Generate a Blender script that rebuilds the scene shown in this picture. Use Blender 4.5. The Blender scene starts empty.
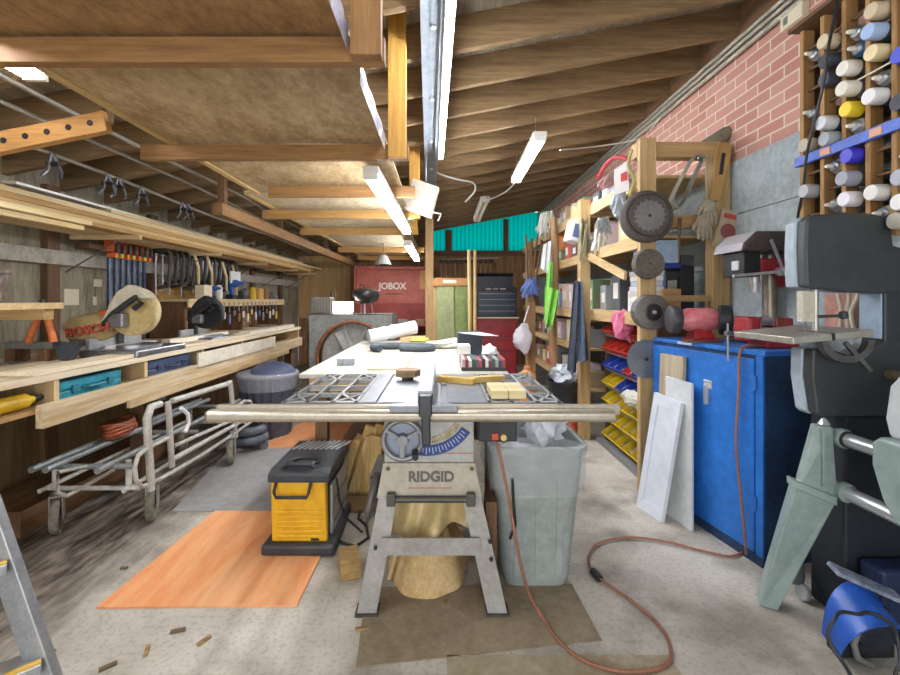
import bpy, bmesh, math, random
from mathutils import Vector, Matrix, noise
R = random.Random(7)
C = bpy.context.scene.collection
sc = bpy.context.scene
PI = math.pi
V = Vector

# ---------------------------------------------------------------- camera, world, light, exposure
FPX, VX, HY, EYE = 440.0, 441.0, 300.0, 1.25
cam_d = bpy.data.cameras.new('camera'); cam = bpy.data.objects.new('camera', cam_d); C.objects.link(cam)
cam.location = (0, 0, EYE); cam.rotation_euler = (PI/2, 0, 0)
cam_d.sensor_fit = 'HORIZONTAL'; cam_d.sensor_width = 36; cam_d.lens = 36*FPX/900
cam_d.shift_x = (450-VX)/900; cam_d.shift_y = -(337.5-HY)/900
cam_d.clip_start = .02
sc.camera = cam
w = bpy.data.worlds.new('overcast_sky'); sc.world = w; w.use_nodes = True
w.node_tree.nodes['Background'].inputs[0].default_value = (.86, .93, 1, 1)
w.node_tree.nodes['Background'].inputs[1].default_value = 1.7
ld = bpy.data.lights.new('bay_end_fill_light', 'AREA'); ld.shape = 'RECTANGLE'; ld.size = 4.2; ld.size_y = 2.0  # added lamp giving frontal fill from the unseen open bay end
ld.energy = 66; ld.color = (1, .97, .92)
lo = bpy.data.objects.new('bay_end_fill_light', ld); C.objects.link(lo)
lo.location = (-.4, -2.3, 1.2); lo.rotation_euler = (PI/2, 0, 0)
TUBE = 60.0
sc.view_settings.view_transform = 'Standard'; sc.view_settings.look = 'None'
sc.view_settings.gamma = 1; sc.view_settings.use_curve_mapping = False
sc.view_settings.exposure = 0.27

# ---------------------------------------------------------------- measuring helpers (photo pixel -> point of the room)
def P(px, py, Y): return V(((px-VX)/FPX*Y, Y, EYE-(py-HY)/FPX*Y))
def FX(px, py, X): return P(px, py, FPX*X/(px-VX))
def FZ(px, py, Z=0.0): return P(px, py, (EYE-Z)*FPX/(py-HY))

# ---------------------------------------------------------------- materials
def lin(h):
    h = h.lstrip('#'); c = [int(h[i:i+2], 16)/255 for i in (0, 2, 4)]
    return tuple((x/12.92 if x <= .04045 else ((x+.055)/1.055)**2.4) for x in c) + (1,)
MATS = {}
def M(col, rough=.6, metal=0.0, col2=None, scale=7, bump=0.0, stretch=(1, 1, 1), alpha=1.0, trans=0.0, detail=5, lo_=.38, hi_=.64):
    key = (col, rough, metal, col2, scale, bump, stretch, alpha, trans, lo_, hi_)
    if key in MATS: return MATS[key]
    m = bpy.data.materials.new('surface_%d' % len(MATS)); m.use_nodes = True; nt = m.node_tree
    b = nt.nodes['Principled BSDF']; b.inputs['Roughness'].default_value = rough; b.inputs['Metallic'].default_value = metal
    b.inputs['Alpha'].default_value = alpha
    if trans: b.inputs['Transmission Weight'].default_value = trans
    b.inputs['Base Color'].default_value = lin(col)
    if col2:
        tc = nt.nodes.new('ShaderNodeTexCoord'); mp = nt.nodes.new('ShaderNodeMapping'); nz = nt.nodes.new('ShaderNodeTexNoise')
        mp.inputs['Scale'].default_value = stretch; nz.inputs['Scale'].default_value = scale; nz.inputs['Detail'].default_value = detail
        nz.inputs['Roughness'].default_value = .62
        cr = nt.nodes.new('ShaderNodeValToRGB'); cr.color_ramp.elements[0].color = lin(col2); cr.color_ramp.elements[1].color = lin(col)
        cr.color_ramp.elements[0].position = lo_; cr.color_ramp.elements[1].position = hi_
        L = nt.links.new
        n2 = nt.nodes.new('ShaderNodeTexNoise'); n2.inputs['Scale'].default_value = scale*5.3; n2.inputs['Detail'].default_value = 6; n2.inputs['Roughness'].default_value = .7
        ma = nt.nodes.new('ShaderNodeMath'); ma.operation = 'MULTIPLY_ADD'; ma.inputs[1].default_value = .55
        mb_ = nt.nodes.new('ShaderNodeMath'); mb_.operation = 'MULTIPLY_ADD'; mb_.inputs[1].default_value = .55; mb_.inputs[2].default_value = -.05
        L(tc.outputs['Object'], mp.inputs[0]); L(mp.outputs[0], nz.inputs[0]); L(mp.outputs[0], n2.inputs[0])
        L(n2.outputs[0], mb_.inputs[0]); L(nz.outputs[0], ma.inputs[0]); L(mb_.outputs[0], ma.inputs[2]); L(ma.outputs[0], cr.inputs[0]); L(cr.outputs[0], b.inputs['Base Color'])
        if bump:
            bp = nt.nodes.new('ShaderNodeBump'); bp.inputs['Strength'].default_value = bump; bp.inputs['Distance'].default_value = .01
            L(nz.outputs[0], bp.inputs['Height']); L(bp.outputs[0], b.inputs['Normal'])
    MATS[key] = m; return m
def wood(c1, c2, ax='Y', scale=16, rough=.7, bump=.15):
    s = {'X': (.07, 1, 1), 'Y': (1, .07, 1), 'Z': (1, 1, .07), 'D': (.5, .25, 1)}[ax]
    return M(c1, rough, 0, c2, scale, bump, s)
def glow(col, s):
    key = ('glow', col, s)
    if key in MATS: return MATS[key]
    m = bpy.data.materials.new('lamp_glow_%d' % len(MATS)); m.use_nodes = True; nt = m.node_tree
    b = nt.nodes['Principled BSDF']; b.inputs['Base Color'].default_value = lin(col)
    b.inputs['Emission Color'].default_value = lin(col); b.inputs['Emission Strength'].default_value = s
    MATS[key] = m; return m

# ---------------------------------------------------------------- mesh builder
class MB:
    def __init__(s): s.v = []; s.f = []; s.sm = []
    def add(s, vs, fs, smooth=False):
        n = len(s.v); s.v += [V(p) for p in vs]
        for f in fs: s.f.append([i+n for i in f]); s.sm.append(smooth)
        return s
    def hexa(s, p):
        return s.add(p, [(0, 3, 2, 1), (4, 5, 6, 7), (0, 1, 5, 4), (1, 2, 6, 5), (2, 3, 7, 6), (3, 0, 4, 7)])
    def box(s, x0, x1, y0, y1, z0, z1):
        return s.hexa([(x0, y0, z0), (x1, y0, z0), (x1, y1, z0), (x0, y1, z0), (x0, y0, z1), (x1, y0, z1), (x1, y1, z1), (x0, y1, z1)])
    def obox(s, c, sx, sy, sz, rot=(0, 0, 0)):
        from mathutils import Euler
        m = Euler(rot).to_matrix(); c = V(c)
        q = [(-1, -1, -1), (1, -1, -1), (1, 1, -1), (-1, 1, -1), (-1, -1, 1), (1, -1, 1), (1, 1, 1), (-1, 1, 1)]
        return s.hexa([c + m @ V((a*sx/2, b*sy/2, d*sz/2)) for a, b, d in q])
    def bar(s, p, q, w, h, up=(0, 0, 1)):
        p = V(p); q = V(q); d = (q-p).normalized(); u = V(up)
        if abs(d.dot(u)) > .98: u = V((0, 1, 0))
        sd = d.cross(u).normalized(); u = sd.cross(d)
        a = sd*w/2; b = u*h/2
        return s.hexa([p-a-b, p+a-b, q+a-b, q-a-b, p-a+b, p+a+b, q+a+b, q-a+b])
    def slab(s, c4, t):
        c4 = [V(c) for c in c4]; n = (c4[1]-c4[0]).cross(c4[3]-c4[0]).normalized()*t
        return s.hexa(c4 + [c+n for c in c4])
    def tube(s, path, r, n=10, closed=False, caps=True):
        path = [V(p) for p in path]; k = len(path); rs = r if isinstance(r, (list, tuple)) else [r]*k
        rings = []; prev = None
        for i in range(k):
            a = path[(i-1) % k] if (closed or i > 0) else path[i]; b = path[(i+1) % k] if (closed or i < k-1) else path[i]
            d = (b-a).normalized() if (b-a).length > 1e-9 else V((0, 0, 1))
            if prev is None:
                u = V((0, 0, 1)) if abs(d.z) < .9 else V((1, 0, 0)); u = (u-d*u.dot(d)).normalized()
            else:
                u = prev-d*prev.dot(d); u = u.normalized() if u.length > 1e-6 else V((1, 0, 0))
            prev = u; v = d.cross(u)
            rings.append([path[i]+(u*math.cos(2*PI*j/n)+v*math.sin(2*PI*j/n))*rs[i] for j in range(n)])
        vs = [p for rg in rings for p in rg]; fs = []
        for i in range(k if closed else k-1):
            i2 = (i+1) % k
            for j in range(n): fs.append((i*n+j, i*n+(j+1) % n, i2*n+(j+1) % n, i2*n+j))
        s.add(vs, fs, True)
        if caps and not closed:
            s.add(rings[0], [tuple(reversed(range(n)))]); s.add(rings[-1], [tuple(range(n))])
        return s
    def cyl(s, p, q, r, r2=None, n=16): return s.tube([p, q], [r, r if r2 is None else r2], n)
    def lathe(s, prof, c=(0, 0, 0), axis='Z', n=24, rot=None, smooth=True):
        c = V(c); m = {'Z': Matrix.Identity(3), 'X': Matrix(((0, 0, 1), (0, 1, 0), (-1, 0, 0))), 'Y': Matrix(((1, 0, 0), (0, 0, 1), (0, -1, 0)))}[axis]
        if rot is not None: m = rot
        vs = []; fs = []; k = len(prof)
        for r, z in prof:
            for j in range(n): vs.append(c + m @ V((r*math.cos(2*PI*j/n), r*math.sin(2*PI*j/n), z)))
        for i in range(k-1):
            for j in range(n): fs.append((i*n+j, i*n+(j+1) % n, (i+1)*n+(j+1) % n, (i+1)*n+j))
        s.add(vs, fs, smooth)
        if prof[0][0] > 1e-6: s.add(vs[:n], [tuple(reversed(range(n)))])
        if prof[-1][0] > 1e-6: s.add(vs[-n:], [tuple(range(n))])
        return s
    def prism(s, poly, a0, a1, axis='Y', smooth=False):
        n = len(poly); mk = {'Y': lambda u, v, t: (u, t, v), 'X': lambda u, v, t: (t, u, v), 'Z': lambda u, v, t: (u, v, t)}[axis]
        vs = [mk(u, v, a0) for u, v in poly] + [mk(u, v, a1) for u, v in poly]
        s.add(vs, [tuple(range(n)), tuple(reversed(range(n, 2*n)))])
        s.add(vs, [(i, (i+1) % n, n+(i+1) % n, n+i) for i in range(n)], smooth); return s
    def blob(s, c, rad, amp=.15, seed=0, sub=3, freq=3.0, flat=None):
        bm = bmesh.new(); bmesh.ops.create_icosphere(bm, subdivisions=sub, radius=1)
        c = V(c); bm.verts.ensure_lookup_table(); vs = []
        for v in bm.verts:
            k = 1+amp*noise.noise(v.co*freq*.6+V((seed*7.3, seed*1.7, 0)))*1.6
            p = V((v.co.x*rad[0], v.co.y*rad[1], v.co.z*rad[2]))*k
            if flat is not None and p.z < -flat: p.z = -flat
            vs.append(c+p)
        fs = [[v.index for v in f.verts] for f in bm.faces]; bm.free()
        return s.add(vs, fs, True)
    def sheet(s, fn, nu, nv, th=.004):
        g = [[V(fn(i/nu, j/nv)) for j in range(nv+1)] for i in range(nu+1)]
        vs = [p for r in g for p in r]; N = len(vs); w_ = nv+1
        fs = [(i*w_+j, (i+1)*w_+j, (i+1)*w_+j+1, i*w_+j+1) for i in range(nu) for j in range(nv)]
        nn = (g[-1][0]-g[0][0]).cross(g[0][-1]-g[0][0]).normalized()*th
        vs2 = [p+nn for p in vs]; fs2 = [tuple(N+k for k in reversed(f)) for f in fs]
        rim = [i*w_ for i in range(nu+1)] + [nu*w_+j for j in range(1, nv+1)] + [i*w_+nv for i in range(nu-1, -1, -1)] + [j for j in range(nv-1, 0, -1)]
        q = [(rim[k], rim[(k+1) % len(rim)], N+rim[(k+1) % len(rim)], N+rim[k]) for k in range(len(rim))]
        return s.add(vs+vs2, fs+fs2+q, True)
    def xf(s, m):
        s.v = [m @ p for p in s.v]; return s
    def build(s, name, mat, parent=None, bevel=0.0, label=None, base=None):
        me = bpy.data.meshes.new(name)
        if parent is not None:
            org = V((0, 0, 0)); q = parent
            while q is not None: org += q.location; q = q.parent
        else:
            xs = [p.x for p in s.v]; ys = [p.y for p in s.v]; zs = [p.z for p in s.v]
            org = V(base) if base is not None else V(((min(xs)+max(xs))/2, (min(ys)+max(ys))/2, min(zs)))
        me.from_pydata([p-org for p in s.v], [], s.f)
        bm = bmesh.new(); bm.from_mesh(me); bmesh.ops.remove_doubles(bm, verts=bm.verts, dist=1e-5)
        bmesh.ops.recalc_face_normals(bm, faces=bm.faces); bm.to_mesh(me); bm.free()
        if len(me.polygons) == len(s.sm):
            for p, k in zip(me.polygons, s.sm): p.use_smooth = k
        elif any(s.sm):
            for p in me.polygons: p.use_smooth = len(p.vertices) <= 4
        if any(s.sm): me.set_sharp_from_angle(angle=.8)
        o = bpy.data.objects.new(name, me); C.objects.link(o); me.materials.append(mat)
        if parent is not None: o.parent = parent
        else: o.location = org
        if bevel:
            b = o.modifiers.new('edge', 'BEVEL'); b.width = bevel; b.segments = 2; b.limit_method = 'ANGLE'; b.angle_limit = .7
        if label: o['label'] = label
        return o
def tag(o, label, cat, group=None):
    o['label'] = label; o['category'] = cat
    if group: o['group'] = group
    return o
def thing(name, label, cat, loc=(0, 0, 0), group=None):
    o = bpy.data.objects.new(name, None); o.empty_display_size = .05; C.objects.link(o); o.location = loc
    return tag(o, label, cat, group)
def struct(o): o['kind'] = 'structure'; return o
def dup(root, loc=None, label=None, group=None, rotz=None):
    r = root.copy(); C.objects.link(r)
    if loc is not None: r.location = loc
    if rotz is not None: r.rotation_euler = (0, 0, rotz)
    if label: r['label'] = label
    if group: r['group'] = group
    for ch in root.children:
        c = ch.copy(); C.objects.link(c); c.parent = r
        for g in ch.children:
            d = g.copy(); C.objects.link(d); d.parent = c
    return r
def text(s, size, mat, parent, loc, rot=(PI/2, 0, 0), name='lettering', ext=.0015, sx=1.0, bold=0.0):
    cu = bpy.data.curves.new('t', 'FONT'); cu.body = s; cu.size = size; cu.extrude = ext; cu.offset = bold; cu.align_x = 'CENTER'; cu.align_y = 'CENTER'
    o = bpy.data.objects.new('t', cu); C.objects.link(o)
    me = bpy.data.meshes.new_from_object(o.evaluated_get(bpy.context.evaluated_depsgraph_get()))
    bpy.data.objects.remove(o); me.materials.clear(); me.materials.append(mat)
    t = bpy.data.objects.new(name, me); C.objects.link(t); t.parent = parent
    org = V((0, 0, 0)); q = parent
    while q is not None: org += q.location; q = q.parent
    t.location = V(loc)-org; t.rotation_euler = rot; t.scale = (sx, 1, 1)
    return t
ORD = ['first', 'second', 'third', 'fourth', 'fifth', 'sixth', 'seventh', 'eighth', 'ninth', 'tenth', 'eleventh', 'twelfth', 'thirteenth', 'fourteenth']

# common materials
PINE = lambda ax: wood('#c6a878', '#a07a4c', ax)
PALE = lambda ax: wood('#d9c39a', '#bfa171', ax)
OLD = lambda ax: wood('#7d5b3b', '#4f3825', ax)
STEEL = M('#a9abb0', .35, .9, '#8a8c92', 12)
CHROME = M('#d3d5d8', .3, .75)
BLACK = M('#1c1d20', .5, 0, '#2b2c30', 9)
GREY = M('#7b7c7c', .6, 0, '#66675f', 9)
WHITE = M('#e4e2dc', .55, 0, '#d2cfc6', 6)
RUBBER = M('#242424', .8, 0, '#4a4541', 14)
ALU = M('#c3c6cb', .4, .7, '#a3a6ab', 20)
# ================================================================ SETTING
XW, XL, YB, Y0 = 1.90, -2.75, 8.5, -2.5
def zr(x): return 2.57+.19*(x-.05)          # underside of the rafters
# floor: concrete with a dirt band along the left and dry sawdust
fm = bpy.data.materials.new('concrete_floor'); fm.use_nodes = True; nt = fm.node_tree; L = nt.links.new; N = nt.nodes.new
b = nt.nodes['Principled BSDF']; b.inputs['Roughness'].default_value = .75
tc = N('ShaderNodeTexCoord')
def nz(scale, detail=6, st=(1, 1, 1)):
    mp = N('ShaderNodeMapping'); mp.inputs['Scale'].default_value = st; n = N('ShaderNodeTexNoise'); n.inputs['Scale'].default_value = scale; n.inputs['Detail'].default_value = detail
    L(tc.outputs['Object'], mp.inputs[0]); L(mp.outputs[0], n.inputs[0]); return n.outputs[0]
def ramp(src, stops):
    r = N('ShaderNodeValToRGB'); e = r.color_ramp.elements
    e[0].position, e[0].color = stops[0][0], lin(stops[0][1]); e[1].position, e[1].color = stops[-1][0], lin(stops[-1][1])
    for p, c in stops[1:-1]: q = e.new(p); q.color = lin(c)
    L(src, r.inputs[0]); return r.outputs[0]
def mix(f, a, c):
    m = N('ShaderNodeMix'); m.data_type = 'RGBA'; L(f, m.inputs[0]); L(a, m.inputs[6]); L(c, m.inputs[7]); return m.outputs[2]
base0 = ramp(nz(2.2), [(.3, '#9c9488'), (.5, '#b9b2a6'), (.7, '#cbc5b9')])
fs_ = ramp(nz(55, 8), [(.36, '#6f675b'), (.5, '#ffffff')])
mm = N('ShaderNodeMix'); mm.data_type = 'RGBA'; mm.blend_type = 'MULTIPLY'; mm.inputs[0].default_value = .22; L(base0, mm.inputs[6]); L(fs_, mm.inputs[7]); base = mm.outputs[2]
dirt = ramp(nz(16, 10, (1.6, .45, 1)), [(.38, '#3b332c'), (.52, '#6d6156'), (.7, '#94897c')])
sx = N('ShaderNodeSeparateXYZ'); L(tc.outputs['Object'], sx.inputs[0])
ad = N('ShaderNodeMath'); ad.operation = 'MULTIPLY_ADD'; L(nz(3.0), ad.inputs[0]); ad.inputs[1].default_value = -.9; L(sx.outputs[0], ad.inputs[2])
mr = N('ShaderNodeMapRange'); mr.inputs[1].default_value = -1.75; mr.inputs[2].default_value = -2.15; L(ad.outputs[0], mr.inputs[0])
c1 = mix(mr.outputs[0], base, dirt)
spots = ramp(nz(2.7, 10), [(.50, '#000000'), (.66, '#ffffff')])
st = N('ShaderNodeRGB'); st.outputs[0].default_value = lin('#5e5345')
hv = N('ShaderNodeMath'); hv.operation = 'MULTIPLY'; L(spots, hv.inputs[0]); hv.inputs[1].default_value = .62
c2 = mix(hv.outputs[0], c1, st.outputs[0])
L(c2, b.inputs['Base Color'])
bp = N('ShaderNodeBump'); bp.inputs['Strength'].default_value = .2; bp.inputs['Distance'].default_value = .01; L(nz(25, 8), bp.inputs['Height']); L(bp.outputs[0], b.inputs['Normal'])
struct(MB().box(-3.4, 2.6, Y0-2, 9.2, -.1, 0).build('floor', fm, base=(0, 0, 0)))

# right wall: brick above, grey-blue painted boards below
bk = bpy.data.materials.new('red_brick'); bk.use_nodes = True; nt = bk.node_tree; L = nt.links.new; N = nt.nodes.new
b = nt.nodes['Principled BSDF']; b.inputs['Roughness'].default_value = .85
tc = N('ShaderNodeTexCoord'); s1 = N('ShaderNodeSeparateXYZ'); cb = N('ShaderNodeCombineXYZ')
L(tc.outputs['Object'], s1.inputs[0]); L(s1.outputs[1], cb.inputs[0]); L(s1.outputs[2], cb.inputs[1])
br = N('ShaderNodeTexBrick'); br.inputs['Scale'].default_value = 1; br.inputs['Brick Width'].default_value = .203; br.inputs['Row Height'].default_value = .0677
br.inputs['Mortar Size'].default_value = .005; br.inputs['Color1'].default_value = lin('#bd9082'); br.inputs['Color2'].default_value = lin('#ab7869'); br.inputs['Mortar'].default_value = lin('#d3c3b3')
L(cb.outputs[0], br.inputs['Vector']); L(br.outputs[0], b.inputs['Base Color'])
bp = N('ShaderNodeBump'); bp.inputs['Strength'].default_value = .5; bp.inputs['Distance'].default_value = .01; bp.invert = True; L(br.outputs['Fac'], bp.inputs['Height']); L(bp.outputs[0], b.inputs['Normal'])
struct(MB().box(XW, XW+.2, Y0, YB+.1, 2.14, 3.25).build('wall_right_upper', bk, base=(0, 0, 2.14)))
bw = MB()
for z in (0, .55, 1.1, 1.46, 1.80): bw.box(XW-.012, XW+.2, Y0, YB+.1, z, {0: .545, .55: 1.095, 1.1: 1.455, 1.46: 1.795, 1.80: 2.14}[z])
struct(bw.build('wall_right', M('#b3bec2', .7, 0, '#8c9798', 5, .2), base=(0, 0, 0)))
# left wall: weathered sheets on dark studs
lw = MB()
y = Y0
while y < YB: lw.box(XL-.05, XL, y, min(y+1.2, YB)-.004, 0, 2.3); y += 1.2
struct(lw.build('wall_left', M('#a39a86', .85, 0, '#6f6654', 4, .2, (1, 2.5, .5)), base=(0, 0, 0)))
for i, y in enumerate((1.0, 1.95, 3.02, 4.1, 5.2, 6.3, 7.4)):
    struct(MB().box(XL, XL+.05, y, y+.1, 0, zr(XL+.05)).build('trim_%d' % (i+1), OLD('Z')))
struct(MB().box(XL, XL+.056, Y0, YB, 1.5, 1.6).build('trim_8', M('#b7b2a8', .7, 0, '#8b857a', 9)))
# back wall: brown boards, teal corrugated daylight strip on top
bwl = MB(); x = XL
while x < XW: bwl.box(x, min(x+.19, XW)-.006, YB, YB+.05, 0, 2.2); x += .19
bwl.box(XL, -.15, YB, YB+.05, 2.2, 2.62).box(XL, XW, YB+.05, YB+.08, 0, 2.2)
struct(bwl.build('wall_back', wood('#a98055', '#6f4d30', 'Z'), base=(0, 0, 0)))
tm = bpy.data.materials.new('teal_fibreglass'); tm.use_nodes = True; nt = tm.node_tree
nt.nodes.remove(nt.nodes['Principled BSDF']); tl = nt.nodes.new('ShaderNodeBsdfTranslucent'); tl.inputs[0].default_value = lin('#1fd6cf')
df = nt.nodes.new('ShaderNodeBsdfDiffuse'); df.inputs[0].default_value = lin('#1f9f9a'); ms = nt.nodes.new('ShaderNodeMixShader'); ms.inputs[0].default_value = .2
nt.links.new(tl.outputs[0], ms.inputs[1]); nt.links.new(df.outputs[0], ms.inputs[2]); nt.links.new(ms.outputs[0], nt.nodes['Material Output'].inputs[0])
struct(MB().sheet(lambda u, v: (-.15+2.05*u, YB+.03+.02*math.sin(u*2*PI*26), 2.2+.75*v), 208, 1, .003).build('window_1', tm))
for i, (a, c) in enumerate(((.08, .21), (1.2, 1.3))):
    struct(MB().box(a, c, YB-.04, YB, 2.2, zr(c)).build('trim_%d' % (i+9), OLD('Z')))
struct(MB().box(-.15, XW, YB-.05, YB, 2.1, 2.2).build('trim_11', OLD('X')))
# plywood sheets on the left of the back wall
struct(MB().box(XL, -1.75, YB-.03, YB, .9, 2.1).build('trim_12', wood('#cfae7c', '#b58d58', 'Z')))
# ceiling deck and rafters
def roofbox(mb, x0, x1, y0, y1, d0, d1):
    return mb.hexa([(x0, y0, zr(x0)+d0), (x1, y0, zr(x1)+d0), (x1, y1, zr(x1)+d0), (x0, y1, zr(x0)+d0), (x0, y0, zr(x0)+d1), (x1, y0, zr(x1)+d1), (x1, y1, zr(x1)+d1), (x0, y1, zr(x0)+d1)])
struct(roofbox(MB(), XL-.1, XW+.25, Y0, YB+.4, .184, .21).build('ceiling', wood('#b0a590', '#7d6f5a', 'Y', 9)))
i = 0; y = 2.335-.418*10
while y < YB-.1:
    struct(roofbox(MB(), XL, XW, y, y+.04, 0, .184).build('rafter', wood('#9a7f5a', '#6b5236', 'X', 14))); y += .418
for k, (dx, dz, r) in enumerate(((.03, -.03, .013), (.03, -.07, .013), (.03, -.115, .016))):
    pts = [(XW-dx, yy, zr(XW)+dz) for yy in (-1, 2, 5, YB-.05)]
    struct(MB().tube(pts, r).build('trim_%d' % (13+k), M('#b9b5aa', .5, .2, '#96917f', 12)))
struct(MB().box(XW-.03, XW, Y0, YB, zr(XW)-.01, zr(XW)+.17).build('trim_20', OLD('Y')))
# steel channel beam carrying the roof, on its post
t = thing('steel_beam', 'galvanised steel channel beam running overhead beside the hung loft', 'beam', (-.04, 3, 2.4))
def bl_(y): return -.09-.0286*(y-1.9)
z1 = zr(-.05)-.003
f = MB(); ya_, yb_ = -1.0, 5.2; A_, B_ = bl_(ya_), bl_(yb_)
for (o0, o1, d0, d1) in ((0, .12, .012, 0), (0, .008, .05, .012), (.112, .12, .05, .012), (.008, .03, .05, .044), (.09, .112, .05, .044)):
    f.hexa([(A_+o0, ya_, z1-d0), (A_+o1, ya_, z1-d0), (B_+o1, yb_, z1-d0), (B_+o0, yb_, z1-d0), (A_+o0, ya_, z1-d1), (A_+o1, ya_, z1-d1), (B_+o1, yb_, z1-d1), (B_+o0, yb_, z1-d1)])
f.build('channel', M('#8d939b', .5, .35, '#747b83', 8), t)
for y_ in (1.1, 2.06, 2.8, 3.55, 4.3, 5.0):
    MB().lathe([(.0, 0), (.017, 0), (.017, .014), (.0, .014)], (bl_(y_)+.06, y_, z1-.026), n=6).build('bolt', CHROME, t)
struct(MB().box(-.18, -.09, 5.105, 5.195, 0, z1-.051).build('post', PINE('Z')))
# long header beam on the left under the rafters
struct(MB().box(-1.66, -1.59, 3.2, YB, 1.87, 1.96).build('header_beam', wood('#9d7648', '#6f4f2c', 'Y')))
tg = MB()
for y_ in (3.25, 4.4, 6.2, 8.0): struct(MB().box(-1.65, -1.60, y_, y_+.05, 1.96, zr(-1.65)).build('header_block', OLD('Z')))

# ---------------------------------------------------------------- hung lofts
LZ = 1.965     # underside of loft joists
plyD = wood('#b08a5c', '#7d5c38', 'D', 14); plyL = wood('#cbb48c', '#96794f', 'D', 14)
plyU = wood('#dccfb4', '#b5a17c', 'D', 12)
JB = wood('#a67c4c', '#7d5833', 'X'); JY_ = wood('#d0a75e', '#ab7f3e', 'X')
def loft(y0, y1, joists, mat, label, xl, xr, jh=.089, post=None, film=None):
    t = thing('hanging_loft', label, 'loft', ((xl+xr)/2, (y0+y1)/2, LZ), 'plywood lofts hung from the rafters')
    MB().box(xl, xr, y0, y1, LZ+jh, LZ+jh+.018).build('deck', mat, t)
    MB().box(xl, xl+.035, y0, y1, LZ+jh-.012, LZ+jh).build('edge_strip', wood('#d3b883', '#b08f58', 'Y'), t)
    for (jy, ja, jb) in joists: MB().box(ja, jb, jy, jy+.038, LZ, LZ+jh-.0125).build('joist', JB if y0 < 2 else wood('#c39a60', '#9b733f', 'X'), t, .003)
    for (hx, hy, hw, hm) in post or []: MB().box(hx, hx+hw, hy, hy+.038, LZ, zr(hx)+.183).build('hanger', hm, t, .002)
    for (fy0, fy1) in film or []: MB().sheet(lambda u, v: (xr+.004+.012*math.sin(u*19)*math.sin(v*3), fy0+(fy1-fy0)*u, LZ+.02+.08*v), 20, 4, .001).build('plastic_edging', M('#c9c6d6', .3, .2, '#8f8d99', 12), t)
    return t
HB = wood('#a67c4c', '#7d5833', 'Z'); HY_ = wood('#d3a650', '#b07c36', 'Z')  # yellow hangers have the nearby tube's light put into their colour
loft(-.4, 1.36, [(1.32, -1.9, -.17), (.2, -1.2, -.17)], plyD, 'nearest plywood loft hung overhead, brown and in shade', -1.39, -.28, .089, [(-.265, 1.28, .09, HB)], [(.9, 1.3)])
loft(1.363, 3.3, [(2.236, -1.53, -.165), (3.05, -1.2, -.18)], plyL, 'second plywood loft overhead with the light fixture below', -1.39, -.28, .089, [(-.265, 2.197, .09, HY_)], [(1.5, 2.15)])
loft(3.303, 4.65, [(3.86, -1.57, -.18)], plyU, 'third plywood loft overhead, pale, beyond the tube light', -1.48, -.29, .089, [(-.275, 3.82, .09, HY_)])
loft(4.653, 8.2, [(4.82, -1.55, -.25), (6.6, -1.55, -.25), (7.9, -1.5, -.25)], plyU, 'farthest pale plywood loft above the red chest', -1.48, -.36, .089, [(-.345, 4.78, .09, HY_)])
# drilled crosspiece and conduits under the rafters on the left
t = thing('drilled_crosspiece', 'sawn wooden crosspiece drilled with a row of holes at top left', 'beam', P(40, 130, 1.96))
pa, pb = P(-70, 158, 1.96), P(108, 122, 1.96)
MB().bar(pa, pb, .04, .09).build('timber', wood('#c08f52', '#9c6f3c', 'X'), t, .003)
for k in (.44, .56, .68, .80, .92):
    q = pa.lerp(pb, k); MB().lathe([(0, -.001), (.013, -.001), (.013, .004), (0, .004)], q-V((0, .023, 0)), 'Y', 14).build('hole', BLACK, t)
MB().bar(pa.lerp(pb, .3)+V((0, 0, .03)), pa.lerp(pb, .3)+V((0, 0, .5)), .03, .03).build('hanger', OLD('Z'), t)
MB().bar(pa.lerp(pb, .98)+V((0, .02, .0)), V((pb.x-.02, 1.98, zr(pb.x))), .03, .03).build('hanger', OLD('Z'), t)
for k, (xx, dz, lab) in enumerate(((-1.82, -.03, 'thin metal conduit nearest the lofts, under the left rafters'), (-1.98, -.03, 'middle thin metal conduit under the left rafters'), (-2.3, -.02, 'metal conduit closest to the left wall, under the rafters'))):
    tag(MB().tube([(xx, yy, zr(xx)+dz+.012*math.sin(yy*2+k)) for yy in [1+.4*j for j in range(18)]], .012).build('conduit', M('#a39d90', .45, .5), None), lab, 'pipe')

# ---------------------------------------------------------------- tube lights
def fixture(p, q, wd, lit, label, drop=.05, ntube=2):
    p = V(p); q = V(q); mid = (p+q)/2
    t = thing('fluorescent_light', label, 'ceiling light', mid, 'fluorescent tube lights')
    MB().bar(p, q, wd, .035).build('housing', M('#d9d7d0', .5), t, .004)
    d = (q-p).normalized(); sd = d.cross(V((0, 0, 1))).normalized()
    for k in range(ntube):
        o = sd*((k-(ntube-1)/2)*wd*.55)-V((0, 0, .035))
        MB().cyl(p+d*.02+o, q-d*.02+o, .017, n=10).build('tube', glow('#f4f8ff', TUBE) if lit else M('#e8e0c8', .4), t)
    for e in (p+d*.012, q-d*.012): MB().bar(e-d*.01-V((0, 0, .035)), e+d*.01-V((0, 0, .035)), wd*.9, .038).build('end_cap', M('#d9d7d0', .5), t)
    return t
fixture((.06, .9, zr(0)-.085), (.0, 3.68, zr(0)-.085), .045, True, 'long lit tube light mounted along the steel channel beam', ntube=1)
t = fixture((.745, 3.30, 2.50), (.765, 4.5, 2.50), .10, True, 'lit tube light hanging by itself from the rafters on the right')
for yy in (3.5, 4.35): MB().cyl((.75, yy, 2.517), (.75, yy, zr(.75)), .003, n=6).build('hanging_wire', STEEL, t)
t = fixture((.555, 5.5, 2.53), (.565, 6.9, 2.53), .12, False, 'unlit cream tube light hanging beyond the lit one')
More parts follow.
